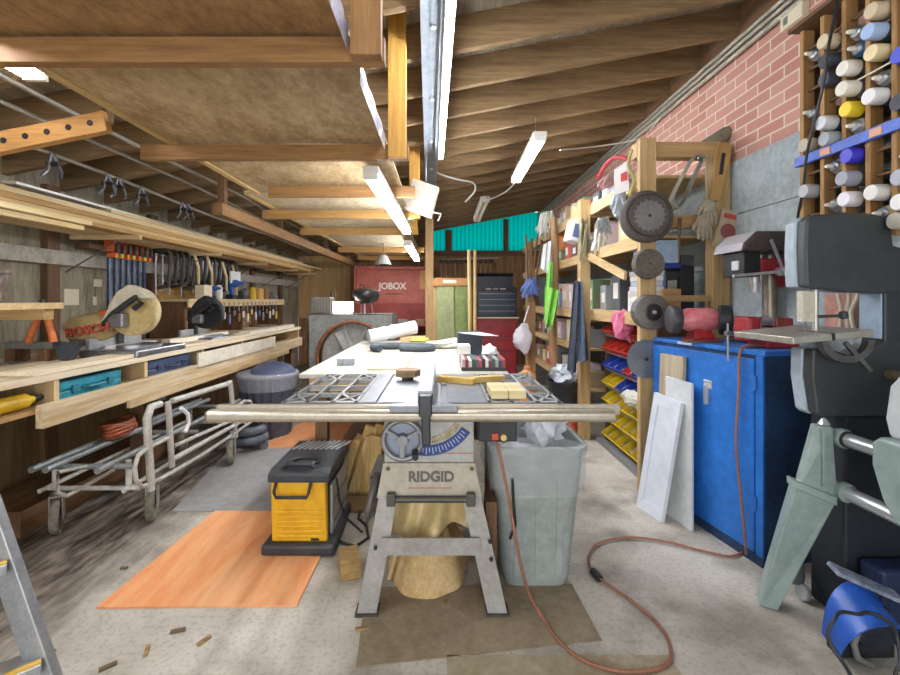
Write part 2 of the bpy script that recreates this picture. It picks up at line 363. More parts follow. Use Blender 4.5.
for yy in (5.7, 6.7): MB().cyl((.56, yy, 2.547), (.56, yy, zr(.56)), .003, n=6).build('hanging_wire', STEEL, t)
fixture((-.375, 2.34, LZ-.018), (-.335, 4.3, LZ-.018), .085, True, 'lit tube light fixed under the plywood lofts')
fixture((-.40, 5.25, LZ-.018), (-.40, 7.3, LZ-.018), .10, True, 'far lit tube light under the last loft before the red chest')
t = fixture((-1.555, .35, 2.145), (-1.555, 1.70, 2.145), .09, True, 'lit tube light at top left, mostly behind the first joist')
for yy in (.6, 1.5): MB().cyl((-1.555, yy, 2.16), (-1.555, yy, zr(-1.555)), .003, n=6).build('hanging_wire', STEEL, t)
# ================================================================ LEFT SIDE
# ---- long bench with cubbies
BX = -1.90
t = thing('workbench', 'long pine workbench with open cubbies along the left wall', 'workbench', (-2.3, 4, 0))
MB().box(-2.72, BX, 1.2, 5.9, .86, .89).build('bench_top', wood('#ddd0b8', '#bea682', 'Y', 12), t, .004)
MB().box(-2.72, BX, 1.2, 5.9, .715, .735).build('cubby_floor', wood('#c4a070', '#99743f', 'Y'), t)
for y in (1.2, 1.65, 2.16, 2.82, 3.5, 4.2, 4.9, 5.86): MB().box(-2.3, BX, y, y+.03, .735, .86).build('divider', PALE('Z'), t)
MB().box(-2.32, -2.3, 1.2, 5.9, .735, .86).build('cubby_back', wood('#9a7548', '#6f5130', 'Y'), t)
MB().box(BX, BX+.04, 2.06, 5.9, .645, .755).build('apron_board', wood('#dccfb3', '#b59a70', 'Y', 10), t, .003)
MB().box(BX, BX+.02, 1.2, 5.9, .86, .892).build('edge_strip', wood('#e4d8bf', '#c9b593', 'Y', 8), t, .002)
for y in (1.3, 2.9, 4.5, 5.75):
    for x in (-2.7, -2.05): MB().box(x, x+.09, y, y+.09, 0, .715).build('leg', OLD('Z'), t)
MB().box(-2.66, -2.64, 1.2, 5.9, .0, .715).build('back_panel', wood('#a18460', '#6f563a', 'Z', 7), t)
# white planed boards lying on the bench and along its front
def board(name, x0, x1, y0, y1, z0, z1, mat, lab, cat='board', group=None):
    return tag(MB().box(x0, x1, y0, y1, z0, z1).build(name, mat, None, .002), lab, cat, group)
board('pine_board', -2.06, -1.90, 2.05, 4.4, .8925, .915, wood('#e8dcc4', '#cdb994', 'Y', 9), 'long pine board lying flat along the bench front edge')
board('white_board', -2.16, -2.10, 2.83, 3.25, .8905, .955, WHITE, 'short white painted block on the bench behind the blue tool cases')
board('white_board', -2.10, -2.03, 3.3, 4.2, .916, .952, M('#e9e3d4', .6, 0, '#d6cbb3', 5), 'white primed board on the bench beside the dark chop saw')
board('white_board', -2.05, -1.93, 4.45, 5.8, .8905, .93, M('#ece6d8', .6, 0, '#d9cfba', 5), 'white primed board at the far end of the bench')
board('drop_leaf_board', BX+.0405, BX+.058, 3.35, 4.9, .735, .845, M('#e2dccd', .6, 0, '#c9bda2', 5), 'white faced board fixed against the bench front past the blue cases')
board('pine_board', BX+.042, BX+.07, 2.6, 5.3, .61, .655, wood('#cbb38c', '#9d7e51', 'Y', 9), 'narrow pale strip of wood under the bench apron')
for q in (2.9, 4.4): MB().box(BX-.02, BX+.07, q, q+.03, .59, .61).box(BX-.02, BX, q, q+.03, .59, .645).build('bracket', STEEL, t)
# cases in the cubbies
def toolcase(lab, y0, y1, x0, x1, z0, z1, col, col2):
    t = thing('tool_case', lab, 'tool case', ((x0+x1)/2, (y0+y1)/2, z0))
    h = (z1-z0)/2
    MB().box(x0, x1, y0, y1, z0, z0+h-.003).build('lower_shell', M(col, .45, 0, col2, 8), t, .008)
    MB().box(x0, x1, y0, y1, z0+h, z1).build('lid', M(col, .45, 0, col2, 8), t, .008)
    for k in (.22, .78):
        yy = y0+(y1-y0)*k; MB().box(x1, x1+.012, yy-.02, yy+.02, z0+h-.02, z0+h+.02).build('latch', M(col2, .5), t, .003)
    m = (y0+y1)/2; MB().tube([(x1-.005, m-.07, z0+h), (x1+.03, m-.06, z0+h), (x1+.03, m+.06, z0+h), (x1-.005, m+.07, z0+h)], .008, 8).build('handle', M(col2, .5), t)
toolcase('teal plastic tool case in the bench cubby', 2.22, 2.66, -2.2, -1.93, .7355, .835, '#3aa3b8', '#23758a')
toolcase('dark blue tool case lying in the middle bench cubby', 2.87, 3.36, -2.2, -1.91, .7355, .848, '#47597c', '#2b3853')
toolcase('slim navy tool case further along the bench cubbies', 3.55, 4.0, -2.2, -1.93, .7355, .82, '#3d4a68', '#252f47')
t = thing('hand_drill', 'yellow tool lying in the nearest bench cubby', 'power tool', (-2.02, 1.95, .7355))
MB().lathe([(0, 0), (.03, .004), (.036, .05), (.036, .17), (.02, .19), (.018, .21)], (-1.96, 1.90, .775), 'Y', 16, Matrix(((1, 0, 0), (0, 0, 1), (0, -1, 0)))).build('motor_body', M('#e0b91e', .45, 0, '#b8920f', 6), t)
MB().lathe([(.016, 0), (.02, .01), (.012, .05), (0, .05)], (-1.96, 2.11, .775), 'Y', 12).build('chuck', BLACK, t)
MB().obox((-2.02, 1.98, .755), .09, .05, .039, (0, 0, .4)).build('handle', BLACK, t, .008)
# ---- things under the bench
board('timber_offcut', -2.55, -2.2, 2.3, 3.9, .0005, .14, wood('#7d5c3a', '#54391f', 'Y'), 'dark timber pile board on the floor under the bench')
t = thing('copper_pot', 'orange copper-coloured bundle resting under the bench on the bed rails', 'bundle', FX(97, 446, -2.12))
# ---- hospital bed frame on castors
WP = M('#cfcdc6', .45, .1, '#a9a49a', 10)
t = thing('bed_frame', 'white steel hospital bed frame on castors with raised side rail', 'bed frame', (-1.85, 2.9, 0))
SR = -1.6
def rp(px, py): return FX(px, py, SR)
deck = MB()
for x, z in ((-2.05, .40), (-1.98, .40), (-1.72, .395)): deck.cyl((x, 2.2, z), (x, 3.75, z), .017)
for y in (2.3, 2.9, 3.6): deck.cyl((-2.05, y, .38), (-1.6, y, .38), .014)
deck.build('deck_tubes', M('#9da1a4', .4, .4, '#7b7c7b', 10), t)
MB().cyl((-1.66, 2.3, .25), (-1.66, 3.65, .25), .012).cyl((-2.1, 2.3, .25), (-2.1, 3.65, .25), .012).cyl((-2.1, 2.34, .25), (-1.6, 2.34, .25), .012).cyl((-2.1, 3.6, .25), (-1.6, 3.6, .25), .012).build('base_frame', WP, t)
for y in (2.34, 3.6):
    for x in (-2.05, -1.66): MB().cyl((x, y, .25), (x, y, .40), .015).build('upright', WP, t)
# side rail: outer loop, mid tubes, mast and posts
l = [rp(160, 404), rp(151, 407), rp(147, 418), rp(148, 440), rp(150, 465), rp(151, 490)]
MB().tube(l, .021, 10).build('mast', WP, t)
lo_ = [rp(168, 438), rp(146, 449), rp(138, 456), rp(134.5, 468), rp(136, 480), rp(142, 487), rp(160, 479), rp(200, 456), rp(238, 431), rp(252, 421), rp(254, 411), rp(250, 401), rp(244, 401), rp(235, 408)]
MB().tube(lo_, .012, 10).build('side_rail', WP, t)
MB().cyl(rp(172, 401), rp(230, 383), .018).build('top_rail', WP, t)
MB().cyl(rp(168, 402), rp(172, 467), .017).build('rail_post', WP, t); MB().cyl(rp(230, 381), rp(236, 437), .017).build('rail_post', WP, t)
MB().cyl(rp(174, 446), rp(246, 414), .012).cyl(rp(171, 460), rp(244, 420), .015).build('rail_bar', WP, t)
MB().tube([rp(176, 408)+V((.03, 0, 0)), rp(183, 414)+V((.03, 0, 0)), rp(184, 424)+V((.03, 0, 0)), rp(180, 432)+V((.03, 0, 0))], .012).build('latch_lever', M('#e6e6e2', .5), t)
MB().tube([rp(136, 466)+V((-.25, 0, 0)), rp(100, 466)+V((-.2, 0, -.03)), rp(100, 486)+V((-.2, 0, -.03)), rp(108, 490)+V((-.2, 0, -.03)), rp(150, 470)+V((-.2, 0, 0))], .009).build('lower_loop', WP, t)
for k, (x, y, yaw) in enumerate(((-1.64, 2.50, .40), (-2.06, 2.36, .55), (-1.60, 3.36, .3), (-2.08, 3.55, .4))):
    Rm = Matrix.Rotation(yaw, 4, 'Z'); T = Matrix.Translation((x, y, 0)) @ Rm
    wh = MB().lathe([(0, -.016), (.06, -.016), (.07, -.02), (.092, -.02), (.1, -.01), (.1, .01), (.092, .02), (.07, .02), (.06, .016), (0, .016)], (0, 0, .1), 'X', 24).xf(T).build('castor_wheel', M('#8d8878', .8, 0, '#5f584b', 9), t)
    MB().box(-.03, -.024, -.03, .03, .08, .2).box(.024, .03, -.03, .03, .08, .2).box(-.03, .03, -.035, .035, .2, .21).cyl((0, 0, .21), (0, 0, .25), .014).xf(T).build('fork', M('#b5b3ac', .4, .5, '#8c887d', 9), wh)
# ---- copper bundle detail
o = bpy.data.objects[t.name]
t = bpy.data.objects['copper_pot']; t.location = (-1.98, 2.72, .418)
for k in range(5):
    a = k*1.1
    MB().tube([(-1.99+.055*math.cos(u)+.01*math.sin(a), 2.72+.11*math.sin(u), .432+.016*k+.006*math.sin(2*u+a)) for u in [2*PI*j/24 for j in range(24)]], .013, 8, True).build('hose_loop', M('#b0592c', .45, 0, '#4a2816', 12), t)
t.name = 'hose_bundle'; t['label'] = 'orange hose coiled on the bed frame tubes under the bench'; t['category'] = 'hose'
# ---- bin with clear liner behind the bed frame
def ribbed(name, c, r0, r1, h, n, col, t):
    mb = MB(); K = n*4; c = V(c)
    def rr(a, z): return (r0+(r1-r0)*z/h)*(1+.025*(1 if math.sin(a*n) > 0 else -1))
    rows = [0, .02, h*.5, h*.9, h]
    vs = [c+V((rr(2*PI*j/K, z)*math.cos(2*PI*j/K), rr(2*PI*j/K, z)*math.sin(2*PI*j/K), z)) for z in rows for j in range(K)]
    fs = [(i*K+j, i*K+(j+1) % K, (i+1)*K+(j+1) % K, (i+1)*K+j) for i in range(len(rows)-1) for j in range(K)]
    mb.add(vs, fs); mb.add(vs[:K], [tuple(range(K))]); mb.add(vs[-K:], [tuple(range(K))]); return mb.build(name, col, t)
bc = (-1.62, 4.12, 0)
t = thing('trash_can', 'dark ribbed round trash can with lid behind the bed frame', 'trash can', bc)
ribbed('body', bc, .205, .25, .55, 22, M('#4d4c58', .55, 0, '#393a44', 8), t)
MB().lathe([(.255, .54), (.272, .55), (.275, .565), (.265, .575), (.25, .575)], bc, n=32).build('rim', M('#6a6a78', .5), t)
MB().lathe([(.254, .43), (.262, .47), (.277, .54), (.279, .57), (.268, .585)], bc, n=32).build('clear_liner', M('#d9dbe4', .2, 0, None, 7, 0, (1, 1, 1), .3), t)
MB().lathe([(.20, .57), (.195, .60), (.15, .64), (.08, .665), (0, .67)], (bc[0]+.05, bc[1], 0), n=32).build('lid', M('#4b5470', .5, 0, '#3a425b', 6), t)
tag(MB().tube([(-1.60+.13*math.cos(a), 3.66+.08*math.sin(a), .04+.012*a) for a in [.5*j for j in range(26)]], .035, 10).build('flexible_hose', M('#6d7078', .6, 0, '#4d5057', 20)), 'thick grey hose coiled on the floor in front of the ribbed trash can', 'hose')
# ---- floor sheets
def fsheet(c4, th, mat, lab, name='plywood_sheet', cat='floor sheet'):
    c4 = [FZ(*p) if len(p) == 2 else V(p) for p in c4]
    mb = MB().hexa([V((p.x, p.y, .0003)) for p in c4]+[V((p.x, p.y, th)) for p in c4])
    return tag(mb.build(name, mat), lab, cat)
OR = wood('#e2965a', '#c97c42', 'Y', 3.0, .6, .05)
fsheet([(96, 609), (297, 607), (-.58, 2.59, 0), (215, 512)], .008, M('#e6ad7c', .6, 0, '#dc8a52', 2.6, .05, (1, .2, 1), lo_=.4, hi_=.6), 'orange plywood sheet on the floor, under the yellow planer')
fsheet([(172, 512), (-.55, 2.602, 0), (-.55, 3.72, 0), (230, 449)], .006, M('#9c9b9b', .55, 0, '#86827e', 3, .05), 'grey sheet lying on the floor between the two orange sheets', 'floor_board')
fsheet([(258, 449), (-.55, 3.73, 0), (-.55, 4.8, 0), (303, 422)], .008, M('#dd9d6d', .6, 0, '#c98253', 2.4, .05), 'farther orange sheet on the floor near the ribbed trash can')
fsheet([(356, 668), (602, 641), (572, 585), (366, 588)], .004, M('#9a8a72', .7, 0, '#7a6a54', 4, .05, (1, 1, 1)), 'brown hardboard mat on the floor under the table saw', 'hardboard_mat')
dm = MB().box(.02, .80, 1.30, 1.545, .0005, .004)
for ix in range(24):
    for iy in range(8):
        cx, cy = .035+ix*.033, 1.315+iy*.031
        a = .011 if (ix+iy) % 2 else -.011
        dm.add([(cx-.011, cy-a, .004), (cx, cy-.004, .0055), (cx+.011, cy+a, .004), (cx, cy+.004, .0055)], [(0, 1, 2, 3)])
tag(dm.build('tread_plate', M('#b3a68c', .5, .15, '#95876b', 5)), 'pale tread plate on the floor in front of the table saw', 'floor sheet')

# ---- lumber rack with boards
t = thing('lumber_rack', 'row of wooden wall brackets carrying long boards on the left wall', 'rack', (-2.5, 5, 1.68))
for y in (2.0, 3.15, 4.3, 5.45, 6.6, 7.6):
    MB().box(-2.66, -2.16, y, y+.03, 1.685, 1.715).build('arm', PALE('X'), t)
    MB().cyl((-2.70, y+.015, 1.45), (-2.30, y+.015, 1.686), .006, n=8).build('brace', M('#6d6a64', .5, .4), t)
cols_ = [wood('#dcbf8c', '#bb9862', 'Y'), wood('#c79f66', '#a17844', 'Y'), wood('#e3cfa6', '#c9ae7c', 'Y'), wood('#b78c58', '#8c653a', 'Y'), wood('#d2b07a', '#a98451', 'Y')]
names = ['pale', 'tan', 'cream', 'brown', 'honey']
z = 1.7155
for ly, (hh, lname) in enumerate(((.024, 'lowest'), (.03, 'second'), (.03, 'third'), (.032, 'fourth'), (.026, 'topmost'))):
    x = -2.64; nb = 4
    for k in range(nb):
        wd = (.115, .10, .12, .11)[(k+ly) % 4]-.003
        ci = R.randrange(5); ya = R.uniform(1.3, 2.6) if ly < 4 else R.uniform(2.2, 3.4); yb = R.uniform(6.9, 8.2)
        tag(MB().box(x, x+wd, ya, yb, z, z+hh-.001).build('lumber_board', cols_[ci], None, .003), '%s board in the %s layer of the wall rack, %s from the wall' % (names[ci], lname, ORD[k]), 'board', 'boards stacked on the wall rack')
        x += wd+.004
    z += hh
board('white_trim_strip', -2.30, -2.22, 2.3, 7.6, z+.0005, z+.014, M('#e8e6e0', .5), 'long white trim strip on top of the boards on the wall rack')
board('pale_stick', -2.45, -2.35, 2.7, 7.8, z+.0005, z+.025, cols_[2], 'cream stick lying on top of the wall rack boards behind the white strip')
for k, (pa, pb) in enumerate((((-30, 206), (90, 233)), ((-30, 214), (82, 237)))):
    a, c = FX(pa[0], pa[1], -2.02-.03*k), FX(pb[0], pb[1], -2.02-.03*k); c.z = a.z = 1.69-.03*k
    tag(MB().bar(a, c, .026, .026).build('pale_stick', wood('#ead7ab', '#d3ba85', 'Y')), ('upper' if k == 0 else 'lower')+' pale stick poking out under the wall rack at far left', 'stick')
# clutter lumps (spring clamps) clipped above the rack
for k, (px, py) in enumerate(((52, 178), (107, 196), (118, 200), (141, 204), (182, 196), (188, 190))):
    p = FX(px, py, -2.28)
    c = thing('spring_clamp', '%s metal clamp along the conduit above the wall rack, counted from the near end' % ORD[k], 'clamp', p, 'clamps on the conduit above the rack')
    c.location.z = zr(p.x)-.035; p.z = zr(p.x)-.035
    m_ = M('#8f8f92', .4, .6, '#5c5c60', 15)
    MB().tube([p+V((0, 0, .02)), p+V((.02, .02, -.04)), p+V((.03, .03, -.09)), p+V((.05, .0, -.13))], .009).build('jaw', m_, c)
    MB().tube([p+V((0, 0, .02)), p+V((-.015, .0, -.03)), p+V((.0, -.03, -.09)), p+V((-.02, -.05, -.13))], .009).build('jaw', m_, c)
    MB().cyl(p+V((-.03, 0, -.045)), p+V((.04, 0, -.045)), .012).build('spring', BLACK, c)

# ---- bar clamps with orange heads on the wall
rail = tag(MB().box(-2.66, -2.64, 3.3, 5.45, 1.64, 1.68).box(-2.75, -2.66, 3.3, 3.34, 1.64, 1.68).box(-2.75, -2.66, 5.4, 5.44, 1.64, 1.68).build('clamp_rail', OLD('Y')), 'dark wooden rail on the left wall that clamps hang from', 'rail')
def barclamp(y, L, lab):
    t = thing('bar_clamp', lab, 'clamp', (-2.61, y, 1.74-L), 'orange headed bar clamps')
    MB().box(-2.622, -2.602, y-.011, y+.011, 1.74-L, 1.755).build('bar', M('#5b6a8c', .4, .5, '#3b4560', 8), t)
    MB().box(-2.64, -2.56, y-.018, y+.018, 1.63, 1.72).build('head', M('#e2692e', .5, 0, '#b34c1c', 10), t, .005)
    MB().box(-2.63, -2.52, y-.014, y+.014, 1.742, 1.765).build('fixed_jaw', BLACK, t, .004)
    MB().box(-2.62, -2.55, y-.014, y+.014, 1.585, 1.62).build('trigger', M('#c8b43a' if R.random() < .4 else '#e2692e', .5), t, .004)
    MB().cyl((-2.545, y, 1.62), (-2.545, y, 1.70), .013).build('screw_handle', BLACK, t)
for k in range(7): barclamp(3.46+.068*k, R.choice((.62, .66, .7)), '%s orange headed bar clamp hanging on the left wall, from the near end' % ORD[k])
def cclamp(y, s, col, lab, hy=0):
    t = thing('c_clamp', lab, 'clamp', (-2.6, y, 1.66-.3*s), 'c-clamps on the left wall')
    m_ = M(col, .5, .3, '#3a3836', 10)
    pts = [(-2.62, y, 1.70), (-2.47, y, 1.70), (-2.44, y, 1.66), (-2.455, y, 1.70-.2*s), (-2.47, y, 1.70-.26*s), (-2.56, y, 1.70-.27*s)]
    MB().tube(pts, .018, 8).build('frame', m_, t)
    MB().cyl((-2.58, y, 1.70-.33*s), (-2.58, y, 1.66), .009).build('screw', STEEL, t)
    MB().cyl((-2.58, y-.04, 1.70-.325*s), (-2.58, y+.04, 1.70-.325*s), .006).build('tommy_bar', STEEL, t)
    MB().lathe([(0, 0), (.02, 0), (.02, .01), (0, .01)], (-2.58, y, 1.66), n=12).build('pad', STEEL, t)
for k in range(14):
    y = 3.98+.098*k; col = R.choice(('#4b4642', '#5d5650', '#3b3a3c', '#6b5d4d'))
    cclamp(y, (1.25, 1.1, 1.2, 1.0)[k % 4], col, '%s dark c-clamp on the left wall rail, past the orange ones' % ORD[k])
def bent(name, lab, cat, pts, r, mat, group=None): return tag(MB().tube(pts, r, 8).build(name, mat), lab, cat, group)
for k, (a, c) in enumerate((((193, 250), (199, 284)), ((207, 256), (220, 290)), ((222, 262), (232, 291)), ((232, 265), (240, 296)))):
    p, q = FX(a[0], a[1], -2.42), FX(c[0], c[1], -2.42); q.y = p.y+.1
    bent('wooden_strip', '%s pale wooden strip hanging among the c-clamps' % ORD[k], 'strip', [p, (p+q)/2+V((.02, .01, 0)), q], .014, wood('#e3d0a8', '#c7ab78', 'Z'), 'pale strips among the clamps')

for px, py, w_, h_, lab in ((72, 297, .13, .12, 'larger'), (98, 283, .09, .06, 'upper'), (95, 301, .04, .07, 'small lower')):
    q = FX(px, py, -2.745); tag(MB().box(-2.7495, -2.746, q.y-w_/2, q.y+w_/2, q.z-h_/2, q.z+h_/2).build('paper_note', M('#d8cfb8', .8)), lab+' pale paper note pinned to the left wall above the dust bag', 'paper')
# ---- miter saws on the bench
def mitersaw(o, s, mats, lab, blade):
    t = thing('miter_saw', lab, 'power saw', o); o = V(o)
    body, guard, dark = mats
    def q(x, y, z): return o+V((x*s, y*s, z*s))
    MB().box(o.x-.2*s, o.x+.2*s, o.y-.28*s, o.y+.28*s, o.z, o.z+.05*s).build('base', STEEL, t, .01)
    MB().lathe([(0, 0), (.16*s, 0), (.16*s, .02*s), (0, .02*s)], q(0, 0, .05), n=28).build('turntable', STEEL, t)
    MB().box(o.x-.17*s, o.x-.14*s, o.y-.26*s, o.y+.26*s, o.z+.05*s, o.z+.13*s).build('fence', ALU, t, .003)
    MB().bar(q(-.17, .02, .05), q(-.16, .0, .34), .09*s, .07*s).build('pivot_arm', dark, t, .01)
    # blade + guard face the camera (axis Y)
    gd = MB().lathe([(0, -.03*s), (.15*s, -.03*s), (.172*s, -.02*s), (.172*s, .02*s), (.15*s, .03*s), (0, .03*s)], q(.06, -.1, .31), 'Y', 36).build('blade_guard', guard, t)
    MB().lathe([(0, -.002), (.165*s, -.002), (.165*s, .002), (0, .002)], q(.06, -.142, .305), 'Y', 40).build('saw_blade', blade, t)
    MB().prism([(o.x+x*s, o.z+z*s) for x, z in ((-.14, .22), (-.02, .45), (.06, .5), (.16, .46), (.22, .40), (.1, .40), (-.02, .28))], o.y-.18*s, o.y-.1*s, 'Y').build('upper_guard', body, t, .01)
    MB().lathe([(.05*s, 0), (.06*s, .02*s), (.06*s, .14*s), (.04*s, .17*s), (0, .17*s)], q(.02, -.06, .34), 'Y', 20, Matrix(((1, 0, 0), (0, 0, 1), (0, -1, 0)))).build('motor', dark, t)
    MB().tube([q(-.1, -.19, .22), q(-.02, -.2, .30), q(.06, -.2, .36), q(.13, -.2, .41), q(.17, -.2, .37), q(.12, -.2, .33)], .02*s, 10).build('handle', dark, t)
    MB().box(o.x-.06*s, o.x+.05*s, o.y-.215*s, o.y-.15*s, o.z+.2*s, o.z+.30*s).build('gear_case', M('#8e8f92', .4, .6, '#6d6e72', 9), t, .01)
    return t
mo = V((-2.06, 2.98, .8905))
cam_m = (M('#cfc8b6', .5, 0, '#b3aa93', 5), M('#d8c9a0', .5, .1, '#c2ac78', 4), BLACK)
t = mitersaw(mo, .92, cam_m, 'miter saw with beige blade guard and cloth dust bag on the bench', M('#d9c591', .45, .3, '#b79f68', 6))
bag = MB().blob((-2.28, 2.86, 1.06), (.15, .1, .10), .16, 3, 3).build('dust_bag', M('#b09a6c', .9, 0, '#8d774c', 12, .2), t)
MB().tube([(-2.23, 2.9, 1.13), (-2.17, 2.91, 1.16), (-2.10, 2.92, 1.18)], [.05, .035, .03], 12).build('dust_port', M('#c85f2d', .5), t)
text('BOSCH', .075, M('#a5422f', .7), t, (-2.215, 2.757, 1.06), (PI/2-.1, -.16, .1), 'lettering', .008, 1.05, .002)
mitersaw((-2.07, 3.9, .8905), .8, (M('#35383c', .5, 0, '#232529', 7), M('#3f4145', .45, .3, '#26272a', 7), BLACK), 'dark chop saw with round black guard further along the bench', M('#2f3033', .45, .3, '#1f2022', 7))
# ---- near left: stand with plank, orange legged clamps, tub of sticks
t = thing('work_stand', 'small wooden stand topped with a pine plank at far left', 'stand', (-2.35, 2.1, .8905))
MB().box(-2.62, -2.16, 1.7, 2.52, 1.20, 1.235).build('plank', wood('#dcc598', '#be9f6c', 'X'), t, .003)
MB().box(-2.55, -2.2, 2.44, 2.50, 1.14, 1.2).build('cross_rail', wood('#d4ba88', '#b3925c', 'X'), t, .003)
for x in (-2.60,):
    for y in (1.76, 2.44): MB().box(x, x+.05, y, y+.05, .8905, 1.2).build('leg', OLD('Z'), t)
t = thing('spring_clamp', 'large black clamp with orange handles gripping the plank at far left', 'clamp', (-2.27, 2.56, 1.0))
for a, c in ((P(38, 318, 2.56), P(28, 342, 2.56)), (P(46, 314, 2.56), P(54, 342, 2.56))):
    MB().tube([a.lerp(c, -.5), a], .014, 8).build('jaw', BLACK, t); MB().tube([a, c], [.015, .02], 10).build('handle', M('#d97a3e', .5, 0, '#b75c27', 8), t)
MB().cyl(P(44, 316, 2.53), P(44, 316, 2.59), .022).build('pivot', BLACK, t)
t = thing('paint_tub', 'grey splattered plastic tub of sticks on the plank at far left', 'tub', (-2.42, 2.25, 1.2355))
MB().lathe([(.13, 0), (.155, .15), (.165, .155), (.165, .17), (.15, .17), (.12, .02), (0, .015)], (-2.42, 2.25, 1.2355), n=24).build('tub', M('#a29c98', .6, 0, '#77655c', 5, 0, (1, 1, 1), lo_=.45, hi_=.55), t)
for k, (dx, dy, tx, ty, h) in enumerate(((0, .02, -.1, .0, .36), (.04, 0, -.05, .05, .3), (-.06, .02, -.12, -.03, .26))):
    tag(MB().bar((-2.42+dx, 2.25+dy, 1.255), (-2.42+dx+tx, 2.25+dy+ty, 1.255+h), .022, .014).build('paint_stick', wood('#e0c690', '#c09f64', 'Z')), ('tallest', 'middle', 'shortest')[k]+' pale stick standing in the grey tub at far left', 'stick', 'sticks in the grey tub')
board('white_block', -2.3, -2.18, 1.75, 2.05, 1.2355, 1.27, WHITE, 'white block lying on the plank at far left')
# cable loop on bench far left
bent('power_cable', 'black cable trailing over the bench at far left', 'cable', [(-2.3, 2.0, .896), (-2.1, 2.05, .94), (-2.08, 2.12, .95), (-2.25, 2.3, .92), (-2.45, 2.6, .896)], .006, BLACK)
# pistol-grip grinder lying behind
t = thing('hand_saw', 'dark tool lying across the bench in front of the dust bag', 'tool', (-2.4, 2.72, .8905))
MB().box(-2.58, -2.30, 2.60, 2.66, .96, 1.0).build('body', GREY, t, .006); MB().box(-2.56, -2.50, 2.58, 2.68, .8905, .96).build('foot', OLD('Z'), t); MB().box(-2.36, -2.31, 2.58, 2.68, .8905, .96).build('foot', OLD('Z'), t)
MB().prism([(-2.30, 1.0), (-2.14, 1.0), (-2.2, .8905), (-2.25, .8905)], 2.6, 2.64, 'Y').build('blade_block', M('#4a515c', .5, .2, '#353a43', 7), t)

# ---- tool shelf on the far left wall
t = thing('tool_shelf', 'wooden shelf with hanging tools on the left wall past the saws', 'shelf', (-2.5, 5.2, 1.2))
MB().box(-2.745, -2.35, 4.1, 6.6, 1.235, 1.26).build('shelf_board', PALE('Y'), t, .003)
MB().box(-2.37, -2.35, 4.1, 6.6, 1.18, 1.235).build('front_edge', PALE('Y'), t, .003)
MB().box(-2.745, -2.72, 4.1, 6.6, .892, 1.235).build('backboard', wood('#b3916a', '#85663f', 'Z'), t)
for y in (4.12, 5.3, 6.5): MB().box(-2.72, -2.4, y, y+.035, .892, 1.235).build('side', OLD('Z'), t)
MB().box(-2.745, -2.66, 4.15, 4.75, 1.2605, 1.40).build('pine_block', wood('#cfab62', '#b0893f', 'Y'), t)
items = [('blue cordless drill', '#2f58a8', 5.05), ('yellow oil can', '#d9b43a', 5.6), ('cream carved block', '#e3d6b5', 4.45), ('brown box', '#8f6a45', 5.95), ('white jar', '#dcdad2', 4.75), ('dark grey sander', '#3d3f43', 5.3), ('blue small drill', '#3a5cae', 4.62), ('tan block', '#d2a85e', 5.78), ('grey vise', '#797b7e', 6.3)]
for lab, c, y in items:
    x = -2.40+R.uniform(-.008, .008); m_ = M(c, .5, 0, None); z0 = 1.2605
    if 'drill' in lab:
        t = thing('cordless_drill', lab+' standing on the left wall tool shelf', 'power tool', (x, y, z0))
        s = 1.0 if 'cordless' in lab else .62
        MB().box(x-.04*s, x+.04*s, y-.05*s, y+.05*s, z0, z0+.05*s).build('battery', BLACK, t, .006)
        MB().bar((x, y, z0+.05*s), (x-.01, y, z0+.15*s), .04*s, .05*s).build('grip', m_, t, .006)
        MB().lathe([(0, 0), (.04*s, .01*s), (.042*s, .12*s), (.025*s, .15*s), (.02*s, .2*s), (0, .2*s)], (x-.06*s, y, z0+.18*s), 'X', 14).build('motor_body', m_, t)
        continue
    if 'jar' in lab or 'can' in lab:
        o = MB().lathe([(.04, 0), (.04, .12), (.03, .135), (.03, .15), (0, .15)], (x, y, z0), n=16).build('jar', m_)
    elif 'vise' in lab or 'sander' in lab:
        o = MB().box(x-.05, x+.05, y-.07, y+.07, z0, z0+.05).box(x-.03, x+.03, y-.05, y+.02, z0+.05, z0+.1).cyl((x, y-.05, z0+.09), (x, y+.09, z0+.12), .018).build('hand_tool', m_, None, .005)
    else: o = MB().obox((x, y, z0+.07), .1, .13, .14, (0, 0, R.uniform(-.2, .2))).build('block', m_, None, .004)
    tag(o, lab+' standing on the left wall tool shelf', 'tool' if 'block' not in lab and 'box' not in lab and 'jar' not in lab else 'block')
hcol = ['#c9c9cc', '#e3dcc8', '#8d6a46', '#5a6fa8', '#d8b35c', '#d5d0c4', '#77787c']
hn = ['steel', 'cream', 'brown', 'blue', 'yellow', 'white', 'grey']
for k in range(14):
    y = 4.75+.115*k; c = k*3 % 7; x = -2.338; h = (.16, .22, .13, .2)[k % 4]
    t = thing('hand_tool', '%s handled tool hanging from the shelf edge, %s from the near end' % (hn[c], ORD[k]), 'tool', (x, y, 1.2-h), 'tools hanging from the shelf edge')
    MB().cyl((x, y, 1.22-h*.5), (x, y, 1.225), .006).build('shank', STEEL, t)
    MB().lathe([(0, 0), (.012, .005), (.016, h*.3), (.011, h*.5), (0, h*.5)], (x, y, 1.2-h), n=10).build('handle', M(hcol[c], .5), t)
    MB().box(x-.01, x+.006, y-.004, y+.004, 1.215, 1.222).build('hook', STEEL, t)
tag(MB().box(-2.39, -2.378, 4.98, 5.22, 1.262, 1.4).build('paper_card', M('#e6e6e6', .7)), 'white paper card pinned up on the left wall shelf', 'card').location.z += .18
